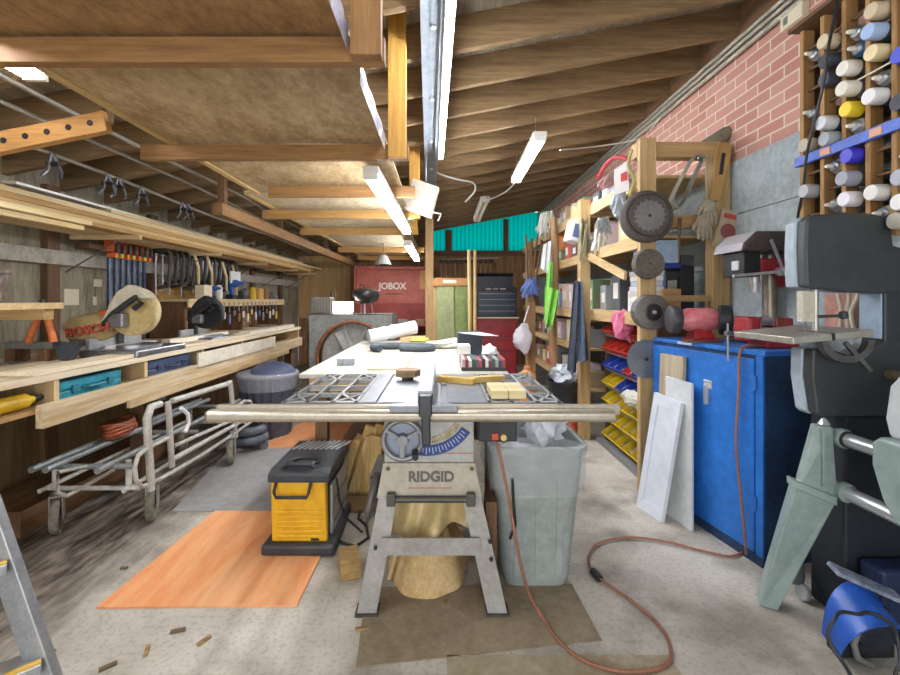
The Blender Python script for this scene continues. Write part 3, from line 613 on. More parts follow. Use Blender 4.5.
# ================================================================ CENTRE: table saw and outfeed table
TZ = .842
CREAM = M('#b9b0a0', .35, .55, '#a59c8b', 9)
t = thing('table_saw', 'grey table saw on splayed legs with open grid wings and front rails', 'table saw', (-.05, 2.05, 0))
IRON = M('#a4a7ae', .35, .6, '#8d9098', 5, 0, (1, .4, 1)); LG = M('#b6b6b4', .5, .2, '#9c9a95', 8)
F0, F1 = 1.76, 2.44
mb = MB()
for x0, x1 in ((-.332, -.262), (-.235, -.0), (.028, .184)): mb.box(x0, x1, F0, F1, TZ-.03, TZ)
mb.box(-.262, -.235, F0, F1, TZ-.03, TZ-.01).box(0, .028, F0, F1, TZ-.03, TZ-.01)
mb.build('table_top', IRON, t, .001)
MB().box(-.636, .484, F0-.012, F0, TZ-.034, TZ-.003).build('front_edge', M('#5c5a56', .5, .4, '#45433f', 9), t)
def wing(x0, x1):
    m = MB(); d0, d1 = TZ-.018, TZ; wd = .013
    def br(a, c): m.bar((a[0], a[1], (d0+d1)/2), (c[0], c[1], (d0+d1)/2), wd, d1-d0)
    for x in (x0+.008, x0+(x1-x0)/3, x0+2*(x1-x0)/3, x1-.008): m.box(x-wd/2, x+wd/2, F0, F1, d0, d1)
    m.box(x0, x1, F0, F0+.02, d0, d1).box(x0, x1, F1-.02, F1, d0, d1)
    xs = [x0+(x1-x0)*k/3 for k in range(4)]; ys = [F0+(F1-F0)*k/4 for k in range(5)]
    for i in range(3):
        for j in range(4):
            if i == 1:
                if j: br((xs[i], ys[j]), (xs[i+1], ys[j]))
            elif j in (0, 3): br((xs[i], ys[j]), (xs[i+1], ys[j+1])); br((xs[i], ys[j+1]), (xs[i+1], ys[j]))
            else: br((xs[i], ys[j]), (xs[i+1], ys[j]))
        if i != 1: br((xs[i], ys[3]), (xs[i+1], ys[3]))
    return m
wing(-.636, -.333).build('grid_wing', M('#a9abad', .4, .5, '#8b8c8c', 9), t)
wing(.185, .484).build('grid_wing', M('#a9abad', .4, .5, '#8b8c8c', 9), t)
# front rails (round-nosed tube and angle behind it)
rl = MB(); ry = 1.70
rl.prism([(ry-.022, .79), (ry-.012, .782), (ry+.02, .782), (ry+.02, .826), (ry-.01, .826), (ry-.022, .815)], -.90, .67, 'X').build('front_rail', CREAM, t, .006)
MB().box(-.88, .70, 1.722, 1.7475, .80, .838).build('rear_angle_rail', CREAM, t, .002)
MB().box(-.902, -.90, ry-.02, ry+.018, .785, .822).build('rail_end_cap', M('#8e877a', .5), t)
# rip fence
MB().box(-.092, -.03, 1.70, 2.46, TZ+.008, TZ+.058).build('rip_fence', ALU, t, .004)
mbf = MB()
for x in (-.085, -.061, -.042): mbf.box(x, x+.006, 1.70, 2.46, TZ+.0575, TZ+.064)
mbf.build('fence_groove', M('#dfe1e4', .35, .6), t)
MB().prism([(-.195, 1.66), (.065, 1.66), (.065, 1.685), (-.02, 1.75), (-.1, 1.75), (-.195, 1.685)], TZ-.018, TZ+.008, 'Z').build('fence_head', M('#8f9196', .4, .5, '#75777c', 8), t, .004)
MB().prism([(-.082, 1.64), (-.036, 1.64), (-.03, 1.70), (-.088, 1.70)], TZ-.03, TZ+.05, 'Z').build('fence_clamp', M('#3c3d42', .4, .4), t, .004)
MB().bar((-.058, 1.655, TZ+.03), (-.055, 1.64, TZ-.135), .034, .02, (0, 1, 0)).build('fence_lever', BLACK, t, .006)
# cabinet
mbc = MB(); mbc.hexa([(-.232, 1.80, .585), (.135, 1.80, .585), (.135, 2.36, .585), (-.232, 2.36, .585), (-.232, 1.80, .808), (.135, 1.80, .808), (.135, 2.36, .808), (-.232, 2.36, .808)])
mbc.build('cabinet', LG, t, .004)
MB().hexa([(-.262, 1.785, .445), (.168, 1.785, .445), (.168, 2.37, .445), (-.262, 2.37, .445), (-.236, 1.795, .585), (.139, 1.795, .585), (.139, 2.36, .585), (-.236, 2.36, .585)]).build('stand_skirt', M('#b3ab9d', .5, .2, '#9b9284', 8), t, .003)
text('RIDGID', .056, M('#5f5a54', .6), t, (-.04, 1.788, .53), (PI/2-.07, 0, 0), sx=1.0, bold=.0018)
MB().box(-.135, .045, 1.786, 1.79, .485, .4875).build('red_underline', M('#b3563f', .6), t)
MB().box(-.02, .13, 1.797, 1.80, .622, .6245).build('red_stripe', M('#c06b60', .6), t)
for x, z in ((-.215, .565), (.125, .565)): MB().lathe([(0, -.004), (.008, -.004), (.008, 0), (0, 0)], (x, 1.786, z), 'Y', 10).build('bolt', M('#6d5b35', .4, .6), t)
# bevel handwheel and blue tilt scale
hw = MB()
hc = V((-.155, 1.775, .685))
hw.tube([hc+V((.078*math.cos(a), 0, .078*math.sin(a))) for a in [2*PI*k/32 for k in range(32)]], .011, 8, True)
for k in range(3):
    a = .5+2*PI*k/3; hw.bar(hc, hc+V((.075*math.cos(a), 0, .075*math.sin(a))), .02, .012)
hw.lathe([(0, -.02), (.022, -.02), (.026, .02), (0, .02)], hc, 'Y', 16)
hw.build('handwheel', M('#9a9b9d', .4, .5, '#7d7e80', 8), t)
MB().lathe([(0, 0), (.088, 0), (.088, .004), (0, .004)], (hc.x, 1.793, hc.z), 'Y', 36).build('wheel_plate', M('#8a90a2', .5, .2), t)
MB().cyl(hc+V((.05, -.005, -.045)), hc+V((.055, -.06, -.05)), .013).build('crank_knob', BLACK, t)
arc = []
cc = V((-.06, 1.796, .83))
def arcp(r, a): return (cc.x+r*math.cos(a), cc.z+r*math.sin(a))
A = [math.radians(-98+8*k) for k in range(9)]
poly = [arcp(.215, a) for a in A]+[arcp(.175, a) for a in reversed(A)]
MB().prism(poly, 1.790, 1.799, 'Y').build('tilt_scale', M('#2d4a8f', .5, 0, '#233a73', 12), t)
tk = MB()
for k in range(1, 16):
    a = math.radians(-98+4*k); p, q = arcp(.182, a), arcp(.2 if k % 2 else .208, a)
    tk.bar((p[0], 1.7895, p[1]), (q[0], 1.7895, q[1]), .003, .001, (0, 1, 0))
tk.build('scale_ticks', M('#b9c3dc', .5), t)
poly = [arcp(.168, a) for a in A[2:]]+[arcp(.14, a) for a in reversed(A[2:])]
MB().prism(poly, 1.798, 1.8005, 'Y').build('tilt_slot', M('#cbbf9c', .8, 0, '#5a5448', 12), t)
# legs (front and back pairs), braces
def leg(x0, x1, y0, y1):
    m = MB(); 
    for (xa, wd) in ((0, .075),):
        m.bar((x0, y0, .447), (x1, y1, .004), .075, .004, (0, 1, 0))
        d = .055 if y0 < 2 else -.055; s_ = -.035 if x0 < 0 else .035
        m.hexa([(x0+s_-.002, y0, .447), (x0+s_+.002, y0, .447), (x0+s_+.002, y0+d, .447), (x0+s_-.002, y0+d, .447)][::-1] + [(x1+s_-.002, y1, .004), (x1+s_+.002, y1, .004), (x1+s_+.002, y1+d, .004), (x1+s_-.002, y1+d, .004)][::-1])
    return m
LM = M('#a9a6a2', .5, .2, '#8f8b85', 8)
for x0, x1 in ((-.215, -.295), (.125, .225)):
    for y0, y1 in ((1.785, 1.74), (2.37, 2.42)):
        L_ = leg(x0, x1, y0, y1).build('leg', LM, t)
        MB().box(x1-.045, x1+.045, y1-.01, y1+.06 if y1 < 2 else y1+.01, 0, .012).build('foot_pad', RUBBER, L_)
MB().box(-.235, .155, 1.748, 1.754, .235, .303).build('cross_brace', LM, t)
MB().box(-.235, .155, 2.405, 2.41, .235, .303).build('cross_brace', LM, t)
for sx_ in (-1, 1):
    x = -.252 if sx_ < 0 else .178; MB().box(x-.003, x+.003, 1.77, 2.40, .235, .3).build('side_brace', LM, t)
for x, z in ((-.28, .265), (.2, .29), (.205, .22)): MB().lathe([(0, -.006), (.008, -.006), (.008, 0), (0, 0)], (x-.005 if x > 0 else x+.02, 1.750, z), 'Y', 10).build('bolt', BLACK, t)
MB().cyl((-.2, 1.772, .447), (.12, 1.772, .447), .013).build('lift_bar', M('#55524d', .5, .4), t)
for x in (-.2, .12): MB().obox((x, 1.766, .45), .035, .03, .05).build('bar_bracket', M('#55524d', .5, .4), t, .004)
# side handwheel at left
wc = V((-.29, 1.86, .42))
MB().tube([wc+V((.02*math.sin(a), .085*math.cos(a), .085*math.sin(a))) for a in [2*PI*k/28 for k in range(28)]], .014, 8, True).bar(wc+V((0, -.08, 0)), wc+V((0, .08, 0)), .02, .02).bar(wc+V((0, 0, -.08)), wc+V((0, 0, .08)), .02, .02).cyl(wc, wc+V((.06, 0, 0)), .016).build('side_handwheel', M('#77746f', .5, .4, '#555350', 9), t)
# motor under the table behind, switch box
MB().box(-.32, -.25, 2.0, 2.25, .38, .46).build('motor_mount', M('#6a6863', .5, .3), t)
sb = MB().box(.148, .30, 1.735, 1.80, .69, .782).build('switch_box', BLACK, t, .006)
MB().box(.2, .225, 1.727, 1.735, .70, .725).build('red_paddle', M('#c0452b', .5), sb); MB().cyl((.245, 1.715, .712), (.245, 1.735, .712), .012).build('yellow_plug', M('#d8b46a', .5), sb)
# dust heap under the saw and plastic sheeting
def heap(u, v):
    a_ = 2*PI*u; r = v*(1+.18*noise.noise(V((math.cos(a_)*1.5, math.sin(a_)*1.5, 2))))
    x = -.055+.19*r*math.cos(a_); y = 2.10+.27*r*math.sin(a_); e = max(0, 1-v*v)**.9
    return (x, y, .0045+.24*e*(1+.35*noise.noise(V((x*9, y*9, 0))))+.03*noise.noise(V((x*25, y*25, 1)))*e)
tag(MB().sheet(heap, 48, 20, -.003).build('sawdust_heap', M('#d6bd8d', .95, 0, '#b89663', 11, .3)), 'heap of pale sawdust on the floor between the table saw legs', 'sawdust')
def drape(u, v):
    x = -.21+.34*u; y = 1.84+.05*math.sin(u*9)*v+.10*(1-v)
    return (x, y+.025*math.sin(u*17+2*v), .44-.17*v-.03*math.sin(u*6)*v)
tag(MB().sheet(drape, 36, 14, .003).build('plastic_sheet', M('#d9c597', .35, 0, '#bfa66f', 5, .15)), 'crumpled dusty plastic sheeting hung under the saw cabinet', 'sheeting')
bent('trim_stick', 'thin pale stick leaning inside the table saw stand', 'stick', [(-.23, 1.95, .012), (-.15, 2.1, .30)], .009, PALE('Z'))
# ---- things on the saw table
t2 = thing('wood_block', 'round-edged dark-based hexagonal wood block on the saw table', 'block', (-.21, 2.30, TZ))
MB().lathe([(.062, .018), (.066, .02), (.066, .05), (.06, .055), (0, .055)], (-.17, 2.26, TZ), n=7, smooth=False).build('block', wood('#a08663', '#7a6143', 'X'), t2, .004)
MB().lathe([(.03, 0), (.03, .018), (0, .018)], (-.17, 2.26, TZ), n=12).build('foot', BLACK, t2)
def flat(name, c, sx_, sy_, sz_, rz, mat, lab, cat='block', z=TZ):
    return tag(MB().obox((c[0], c[1], z+sz_/2), sx_, sy_, sz_, (0, 0, rz)).build(name, mat, None, .003), lab, cat)
flat('wood_offcut', (.075, 2.16), .19, .035, .03, -.45, wood('#d8b667', '#b48d3e', 'X'), 'left yellow wood strip lying at an angle on the saw table', 'offcut', TZ+.0005)
flat('wood_offcut', (.225, 2.19), .19, .035, .03, .35, wood('#dcc07c', '#bd9a50', 'X'), 'right yellow wood strip lying at an angle on the saw table', 'offcut', TZ+.0005)
t2 = thing('wood_block', 'square pale split wood block on the right grid wing', 'block', (.27, 1.87, TZ))
for k in range(2): MB().box(.205+.073*k, .276+.073*k, 1.80, 1.98, TZ+.001, TZ+.038).build('half', wood('#dccba0', '#c2ab78', 'X', 9), t2, .004)
# ---- outfeed table
OZ = .82
t = thing('outfeed_table', 'large white topped outfeed table behind the table saw', 'table', (-.21, 3.6, 0))
MB().box(-.825, .40, 2.55, 4.65, OZ-.025, OZ).build('table_top', M('#c3c0b6', .5, 0, '#a9a496', 3, 0, (1, .5, 1)), t, .003)
MB().box(-.78, .36, 2.6, 4.6, OZ-.11, OZ-.025).build('apron', PALE('X'), t, .003)
for x in (-.76, .27):
    for y in (2.66, 4.5): MB().box(x, x+.07, y, y+.07, 0, OZ-.11).build('leg', OLD('Z'), t)
MB().box(-.7, .3, 3.15, 4.55, .25, .27).build('lower_shelf', OLD('Y'), t)
MB().box(-.215, -.211, 2.551, 4.649, OZ-.001, OZ+.0006).build('seam', M('#8d8676', .7), t)
flat('pine_board', (-.335, 3.0), .235, .62, .008, 0, wood('#d9cda4', '#c3b27f', 'Y', 8), 'thin beige board lying flat on the white outfeed table', 'board', OZ+.0005)
flat('tape_box', (-.63, 2.92), .11, .09, .045, .1, M('#9b9fa3', .4, .3, '#6f7275', 14), 'small grey box near the left edge of the outfeed table', 'box', OZ)
tag(MB().tube([(-.50, 3.62, OZ+.03), (-.56, 3.66, OZ+.03), (-.58, 3.75, OZ+.03), (-.54, 3.82, OZ+.03), (-.4, 3.84, OZ+.03), (-.2, 3.82, OZ+.034), (-.08, 3.76, OZ+.03), (-.07, 3.68, OZ+.03), (-.14, 3.64, OZ+.03), (-.22, 3.66, OZ+.03), (-.34, 3.68, OZ+.03)], .03, 12).build('flexible_hose', M('#50565f', .6, 0, '#3b4047', 30, .4)), 'dark grey curled hose lying on the outfeed table', 'hose')
tag(MB().tube([(-.42, 4.05, OZ+.012), (-.1, 4.02, OZ+.014), (.06, 4.08, OZ+.012)], [.012, .012, .008], 10).build('steel_rod', M('#4f5154', .4, .5)), 'thin dark rod on the outfeed table behind the curled hose', 'rod')
t2 = thing('paper_roll', 'white rolled plastic sheet lying on the outfeed table', 'roll', (-.42, 4.3, OZ))
rollm = MB()
for k in range(1):
    a, c = V((-.70, 4.25, OZ+.075)), V((-.26, 4.45, OZ+.155))
    pth = [a.lerp(c, j/12) for j in range(13)]
    rollm.tube(pth, [.068+.016*noise.noise(V((j*.9, 0, 3))) for j in range(13)], 14)
rollm.build('roll', M('#e3e3e6', .35, 0, '#cfd0d6', 7, .4), t2); MB().box(-.40, -.16, 4.3, 4.5, OZ, OZ+.065).build('support_block', PALE('X'), t2, .004)
tag(MB().blob((-.2, 4.2, OZ+.035), (.1, .07, .04), .3, 5, 3, flat=.034).build('yellow_cloth', M('#c9bd5c', .8, 0, '#a59738', 12)), 'crumpled yellow cloth beside the white roll on the outfeed table', 'cloth')
# box of books, black box, white box, bag
t2 = thing('media_crate', 'shallow open tray of upright coloured cases on the outfeed table edge', 'tray', (.28, 2.75, OZ))
MB().box(.125, .395, 2.66, 2.92, OZ, OZ+.008).box(.125, .395, 2.66, 2.668, OZ+.008, OZ+.022).box(.125, .395, 2.912, 2.92, OZ+.008, OZ+.07).build('tray', M('#3f3a38', .6), t2)
cc_ = ['#c8a7a4', '#7b2f33', '#d9d4cb', '#3b5a4c', '#5b5d63', '#b84a52', '#2f3238', '#d5d1c8', '#7f3b46', '#42615c', '#a9a59c', '#3a3d52', '#9b4a45']
for k in range(13):
    x = .128+.0203*k
    tag(MB().box(x, x+.0185, 2.67, 2.905, OZ+.0085, OZ+.07-.004*(k % 3)).build('disc_case', M(cc_[k], .4), None, .001), '%s upright case from the left in the shallow tray' % ORD[k], 'case', 'cases in the tray')
tag(MB().box(.12, .205, 3.05, 3.20, OZ, OZ+.115).build('carton', WHITE, None, .004), 'small white carton standing on the outfeed table', 'box')
t2 = thing('cardboard_box', 'open dark blue-black box behind the small white carton', 'box', (.22, 3.35, OZ))
MB().box(.125, .305, 3.26, 3.42, OZ, OZ+.19).build('box', M('#3c424d', .6, 0, '#2b3038', 8), t2, .003)
MB().slab([(.125, 3.255, OZ+.19), (.305, 3.255, OZ+.19), (.42, 3.2, OZ+.17), (.3, 3.15, OZ+.175)], .003).build('flap', M('#c9ccd2', .5), t2)
tag(MB().blob((.34, 3.08, OZ+.05), (.06, .07, .06), .3, 8, 3, flat=.049).build('plastic_bag', M('#e9e9ea', .35)), 'white crumpled bag next to the dark box on the outfeed table', 'bag')
tag(MB().blob((.06, 3.95, OZ+.035), (.15, .12, .045), .4, 9, 3, flat=.034).build('crumpled_paper', M('#d9d6cc', .7, 0, '#bdb9ac', 9)), 'crumpled pale paper at the far right of the outfeed table', 'paper')

# ---- planer on the orange sheet
pz = .0085
t = thing('thickness_planer', 'yellow and black benchtop planer standing on the orange sheet', 'planer', (-.68, 2.35, pz))
YEL = M('#e6b21d', .4, 0, '#cf990f', 5); DK = M('#3d3f44', .5, 0, '#2c2d31', 8)
MB().prism([(-.875, 2.13), (-.52, 2.13), (-.515, 2.2), (-.53, 2.62), (-.86, 2.62)], pz, pz+.05, 'Z').build('base', DK, t, .012)
fr = MB().hexa([(-.835, 2.165, pz+.05), (-.56, 2.165, pz+.05), (-.56, 2.20, pz+.05), (-.835, 2.20, pz+.05), (-.84, 2.165, pz+.345), (-.57, 2.165, pz+.345), (-.57, 2.22, pz+.345), (-.84, 2.22, pz+.345)]).build('front_panel', YEL, t, .01)
for k in range(6): MB().box(-.815, -.58, 2.158, 2.166, pz+.075+.024*k, pz+.087+.024*k).build('rib', YEL, fr, .004)
MB().box(-.835, -.57, 2.22, 2.60, pz+.05, pz+.345).build('body', M('#3a3b3f', .6), t)
MB().box(-.568, -.552, 2.24, 2.6, pz+.05, pz+.30).build('side_panel', M('#bdbcb6', .45, .3, '#a09d94', 7), t, .006)
sg = MB().box(-.5515, -.549, 2.27, 2.57, pz+.21, pz+.215).box(-.5515, -.549, 2.27, 2.57, pz+.1, pz+.105)
sg.build('panel_crease', DK, t)
MB().prism([(2.15, pz+.345), (2.15, pz+.39), (2.2, pz+.405), (2.63, pz+.405), (2.63, pz+.345)], -.85, -.545, 'X').build('top_cover', DK, t, .01)
for k in range(9):
    x = -.825+.03*k; MB().bar((x, 2.46, pz+.407), (x+.05, 2.60, pz+.407), .012, .008).build('table_slat', M('#c9cbcc', .4, .5), t)
MB().tube([(-.79, 2.20, pz+.40), (-.76, 2.19, pz+.425), (-.65, 2.19, pz+.425), (-.62, 2.20, pz+.40)], .012, 8).tube([(-.70+.07*math.cos(a), 2.27+.05*math.sin(a), pz+.41) for a in [2*PI*k/18 for k in range(18)]], .009, 8, True).build('carry_handle', M('#2a2b2e', .4), t)
MB().tube([(-.81, 2.16, pz+.345), (-.81, 2.13, pz+.31), (-.8, 2.13, pz+.285), (-.65, 2.13, pz+.285), (-.64, 2.13, pz+.31), (-.64, 2.16, pz+.345)], .008, 8).build('front_handle', BLACK, t)
MB().box(-.64, -.60, 2.162, 2.166, pz+.058, pz+.07).build('badge', BLACK, t)
bent('power_cable', 'black power cable looping on the floor beside the planer', 'cable', [(-.56, 2.28, .02), (-.5, 2.25, .008), (-.43, 2.22, .008), (-.38, 2.3, .008), (-.41, 2.42, .008), (-.47, 2.5, .008), (-.48, 2.62, .01)], .007, BLACK)
bent('power_cable', 'thin black cable hanging down the side of the planer', 'cable', [(-.542, 2.28, .33), (-.53, 2.3, .2), (-.5, 2.32, .1), (-.42, 2.35, .01)], .006, BLACK)

# ---- wood scrap pile beside the saw
for k in range(16):
    row = k//4; c = k % 4
    x = -.60+.085*c+R.uniform(-.008, .008); h = R.uniform(.26, .40); y = 2.66+.085*(3-row)-.0
    p = V((x-.03, y, .002)); q = V((x+.08+R.uniform(-.06, .07), y+.02, h+.04*row+.02*c+R.uniform(-.05, .06)))
    m_ = wood(R.choice(('#d8b878', '#c9a361', '#e0c691', '#b98f52')), '#a27d45', 'Z', 10)
    tag(MB().bar(p+V((0, 0, .02)), q, R.choice((.045, .06, .08, .09)), R.choice((.02, .03, .04)), (0, 1, 0)).build('scrap_wood', m_, None, .003), 'wood offcut leaning in the scrap pile between planer and saw, %s in the %s row' % (ORD[c], ('front', 'second', 'third', 'back')[3-row] if False else ('back', 'third', 'second', 'front')[row]), 'offcut', 'scrap wood beside the saw')
tag(MB().box(-.68, -.30, 2.58, 2.60, 0, .10).box(-.68, -.66, 2.6, 3.0, 0, .1).box(-.32, -.30, 2.6, 3.0, 0, .1).box(-.68, -.3, 3.0, 3.02, 0, .1).build('scrap_crate', wood('#8d6f45', '#5f4729', 'X')), 'rough wooden crate holding the wood offcuts', 'crate')
flat('wood_offcut', (-.42, 2.02), .09, .12, .09, .3, wood('#b89763', '#8c6d40', 'X'), 'chunky offcut on the floor by the saw side handwheel', 'offcut', .0005)

# ---- grey-blue trash can right of the saw
t = thing('trash_can', 'square-shouldered grey-green trash can with clear liner right of the saw', 'trash can', (.40, 2.07, 0))
def rsq(cx, cy, hx, hy, r, n=6):
    o = []
    for (sx_, sy_, a0) in ((1, 1, 0), (-1, 1, PI/2), (-1, -1, PI), (1, -1, 1.5*PI)):
        for k in range(n+1):
            a = a0+PI/2*k/n; o.append((cx+sx_*(hx-r)+r*math.cos(a), cy+sy_*(hy-r)+r*math.sin(a)))
    return o
def loftrings(mb, rings, smooth=True, cap0=True, cap1=True):
    n = len(rings[0]); vs = [p for r in rings for p in r]
    mb.add(vs, [(i*n+j, i*n+(j+1) % n, (i+1)*n+(j+1) % n, (i+1)*n+j) for i in range(len(rings)-1) for j in range(n)], smooth)
    if cap0: mb.add(rings[0], [tuple(range(n))])
    if cap1: mb.add(rings[-1], [tuple(range(n))])
    return mb
TCm = M('#a3aba8', .5, 0, '#878f8b', 4)
def ring(z, hx, hy, r=.07, cx=.418, cy=2.06): return [(x, y, z) for x, y in rsq(cx, cy, hx, hy, r)]
rings = [ring(.0005, .135, .14, .05), ring(.03, .142, .148), ring(.032, .148, .154), ring(.05, .151, .157), ring(.56, .198, .195), ring(.60, .202, .2), ring(.602, .21, .21), ring(.625, .212, .212), ring(.627, .195, .195), ring(.1, .15, .15)]
loftrings(MB(), rings, True, True, True).build('body', TCm, t)
for k in (-.09, 0, .09): MB().hexa([(.418+k-.012, 1.897, .06), (.418+k+.012, 1.897, .06), (.418+k+.012, 1.92, .06), (.418+k-.012, 1.92, .06), (.418+k-.014, 1.866, .5), (.418+k+.014, 1.866, .5), (.418+k+.014, 1.885, .5), (.418+k-.014, 1.885, .5)]).build('rib', TCm, t)
def wav(z, h, amp, sd):
    o = []
    for i, (x, y) in enumerate(rsq(.418, 2.06, h, h, .08)):
        k = 1+amp*noise.noise(V((x*22, y*22, sd))); o.append((.418+(x-.418)*k, 2.06+(y-2.06)*k, z+.07*noise.noise(V((x*9, y*9, sd+4)))))
    return o
CL = M('#dfe3e8', .12, 0, None, 7, 0, (1, 1, 1), .2)
loftrings(MB(), [wav(.43, .203, .10, 1), wav(.5, .212, .09, 2), wav(.57, .215, .05, 3), wav(.635, .22, .03, 4), wav(.648, .2, .03, 5)], True, False, False).build('clear_liner', CL, t)
tag(MB().blob((.50, 2.12, .665), (.085, .095, .11), .45, 4, 3, 5).build('plastic_bag', M('#e8e8ee', .25, 0, '#cfd2dc', 7)), 'white crumpled plastic bag bulging from the grey-green trash can', 'bag')
tag(MB().blob((.37, 2.10, .48), (.125, .125, .08), .3, 6, 3, 4).build('plastic_film', M('#dfe2ea', .2, 0, '#c4c8d2', 7)), 'flat crumpled plastic film filling the grey-green trash can', 'film')
# ---- orange extension cord
def smooth(pts, n=6):
    o = []; q = [pts[0]]+pts+[pts[-1]]
    for i in range(1, len(q)-2):
        for k in range(n):
            s_ = k/n; a, b_, c, d = q[i-1], q[i], q[i+1], q[i+2]
            o.append(.5*((2*b_)+(c-a)*s_+(2*a-5*b_+4*c-d)*s_*s_+(3*b_-a-3*c+d)*s_**3))
    return o+[pts[-1]]
ORC = M('#a06c55', .55, 0, '#855340', 20)
def cf(px, py): p = FZ(px, py, .009); return V((p.x, p.y, .012))
pts = [P(497, 442, 1.73), P(503, 470, 1.722), P(509, 500, 1.715), P(515, 535, 1.71), P(522, 570, 1.71), P(530, 596, 1.74)]+[cf(*p) for p in ((545, 622), (562, 645), (585, 662), (620, 672), (655, 670), (670, 660), (668, 640), (655, 622), (632, 602), (605, 583), (591, 570), (589, 556), (600, 543), (630, 538), (665, 542), (700, 551), (730, 557), (744, 552))]
pts += [V((1.455, 2.10, .06)), V((1.452, 2.13, .3)), V((1.448, 2.16, .55)), V((1.455, 2.15, .8)), V((1.462, 2.155, .98)), V((1.50, 2.165, 1.022)), V((1.58, 2.18, 1.0225)), V((1.66, 2.19, 1.0225))]
t = thing('extension_cord', 'orange extension cord from the saw switch across the floor to the blue cabinet', 'cord', (.3, 1.7, 0))
MB().tube(smooth(pts), .0062, 8).build('cable', ORC, t)
MB().cyl(cf(593, 572), cf(600, 580), .017).build('plug_joint', BLACK, t)
bent('power_cable', 'short black cable hanging on the front of the grey-green trash can', 'cable', [(.30, 1.85, .5), (.305, 1.855, .40), (.315, 1.86, .30), (.295, 1.88, .23)], .006, BLACK)
tag(MB().box(.19, .235, 1.85, 1.95, .0005, .40).build('wood_post', OLD('Z')), 'short wooden post standing between the saw and the grey-green trash can', 'post')
# ================================================================ RIGHT SIDE
# ---- blue cabinet (front faces the room, slightly turned)
CZ = 1.012
a = V((1.51, 2.05, 0)); fwd = V((-.14, .77, 0)).normalized(); into = V((fwd.y, -fwd.x, 0))
def cb_(u, v, z): return a+fwd*u+into*v+V((0, 0, z))
BLUE = M('#2f7ad0', .45, 0, '#1f5fae', 4, .05); NAVY = M('#27446e', .6, 0, '#1a2d4a', 6)
LEN, DEP = .78, .365
t = thing('storage_cabinet', 'tall blue steel cabinet against the right wall, dented and scratched', 'cabinet', a+fwd*.39+into*.2)
MB().hexa([cb_(0, 0, 0), cb_(LEN, 0, 0), cb_(LEN, DEP, 0), cb_(0, DEP, 0), cb_(0, 0, CZ-.025), cb_(LEN, 0, CZ-.025), cb_(LEN, DEP, CZ-.025), cb_(0, DEP, CZ-.025)]).build('body', NAVY, t)
MB().hexa([cb_(-.01, -.012, CZ-.025), cb_(LEN, -.012, CZ-.025), cb_(LEN, DEP, CZ-.025), cb_(-.01, DEP, CZ-.025), cb_(-.01, -.012, CZ), cb_(LEN, -.012, CZ), cb_(LEN, DEP, CZ), cb_(-.01, DEP, CZ)]).build('top', BLUE, t, .004)
def cbbox(u0, u1, v0, v1, z0, z1): return MB().hexa([cb_(u0, v0, z0), cb_(u1, v0, z0), cb_(u1, v1, z0), cb_(u0, v1, z0), cb_(u0, v0, z1), cb_(u1, v0, z1), cb_(u1, v1, z1), cb_(u0, v1, z1)])
cbbox(0, .04, -.012, 0, .0, CZ-.026).build('front_stile', BLUE, t, .002)
d = cbbox(.045, LEN-.0, -.016, 0, .05, CZ-.045).build('door', BLUE, t, .003)
cbbox(.312, .334, -.04, -.016, .69, .80).build('handle', CHROME, d, .005)
cbbox(.295, .352, -.022, -.016, .775, .82).build('handle_plate', CHROME, d, .003)
for z in (.25, .82): cbbox(.03, .05, -.022, -.012, z, z+.07).build('hinge', M('#2a67b5', .5), d, .002)
cbbox(.45, .56, -.013, -.0121, CZ-.02, CZ-.004).build('paper_label', M('#c9d4e4', .6), t)
cbbox(.0, LEN, -.013, -.002, 0, .045).build('kick_plate', NAVY, t)
# ---- panels leaning on the cabinet
def lean(name, lab, c4, th, mat, rec=None):
    t = thing(name, lab, 'panel', c4[3])
    MB().slab(c4, th).build('board', mat, t, .003)
    if rec:
        def bl(u, v): return (c4[3].lerp(c4[2], u)).lerp(c4[0].lerp(c4[1], u), v)
        n = (c4[1]-c4[0]).cross(c4[3]-c4[0]).normalized()
        fr = MB()
        for (u0, u1, v0, v1) in ((0, .2, 0, 1), (.8, 1, 0, 1), (.2, .8, 0, .09), (.2, .8, .91, 1)):
            q = [bl(u0, v1), bl(u1, v1), bl(u1, v0), bl(u0, v0)]; fr.slab([p-n*.0 for p in q], -.006)
        fr.build('raised_frame', mat, t, .001)
    return t
BLp, BRp = FZ(637, 506, .001), FZ(662, 523, .001)
TLp, TRp = cb_(.637, -.105, .694), cb_(.41, -.105, .68)
WPAINT = M('#d8dde4', .45, 0, '#c8cdd6', 3)
lean('cabinet_door', 'white shaker cabinet door leaning on the blue cabinet, frontmost', [TLp, TRp, BRp, BLp], .018, WPAINT, True)
lean('leaning_board', 'plain white board leaning on the blue cabinet behind the shaker door', [cb_(.58, -.078, .80), cb_(.372, -.078, .794), cb_(.345, -.10, .001), cb_(.55, -.10, .001)], .016, M('#d2d6d8', .5, 0, '#bcbfbe', 5))
lean('leaning_board', 'raw grey-tan board leaning on the blue cabinet behind the white doors', [cb_(.665, -.05, .925), cb_(.47, -.05, .925), cb_(.49, -.07, .001), cb_(.69, -.07, .001)], .026, wood('#bcae98', '#9c8a6e', 'Z'))
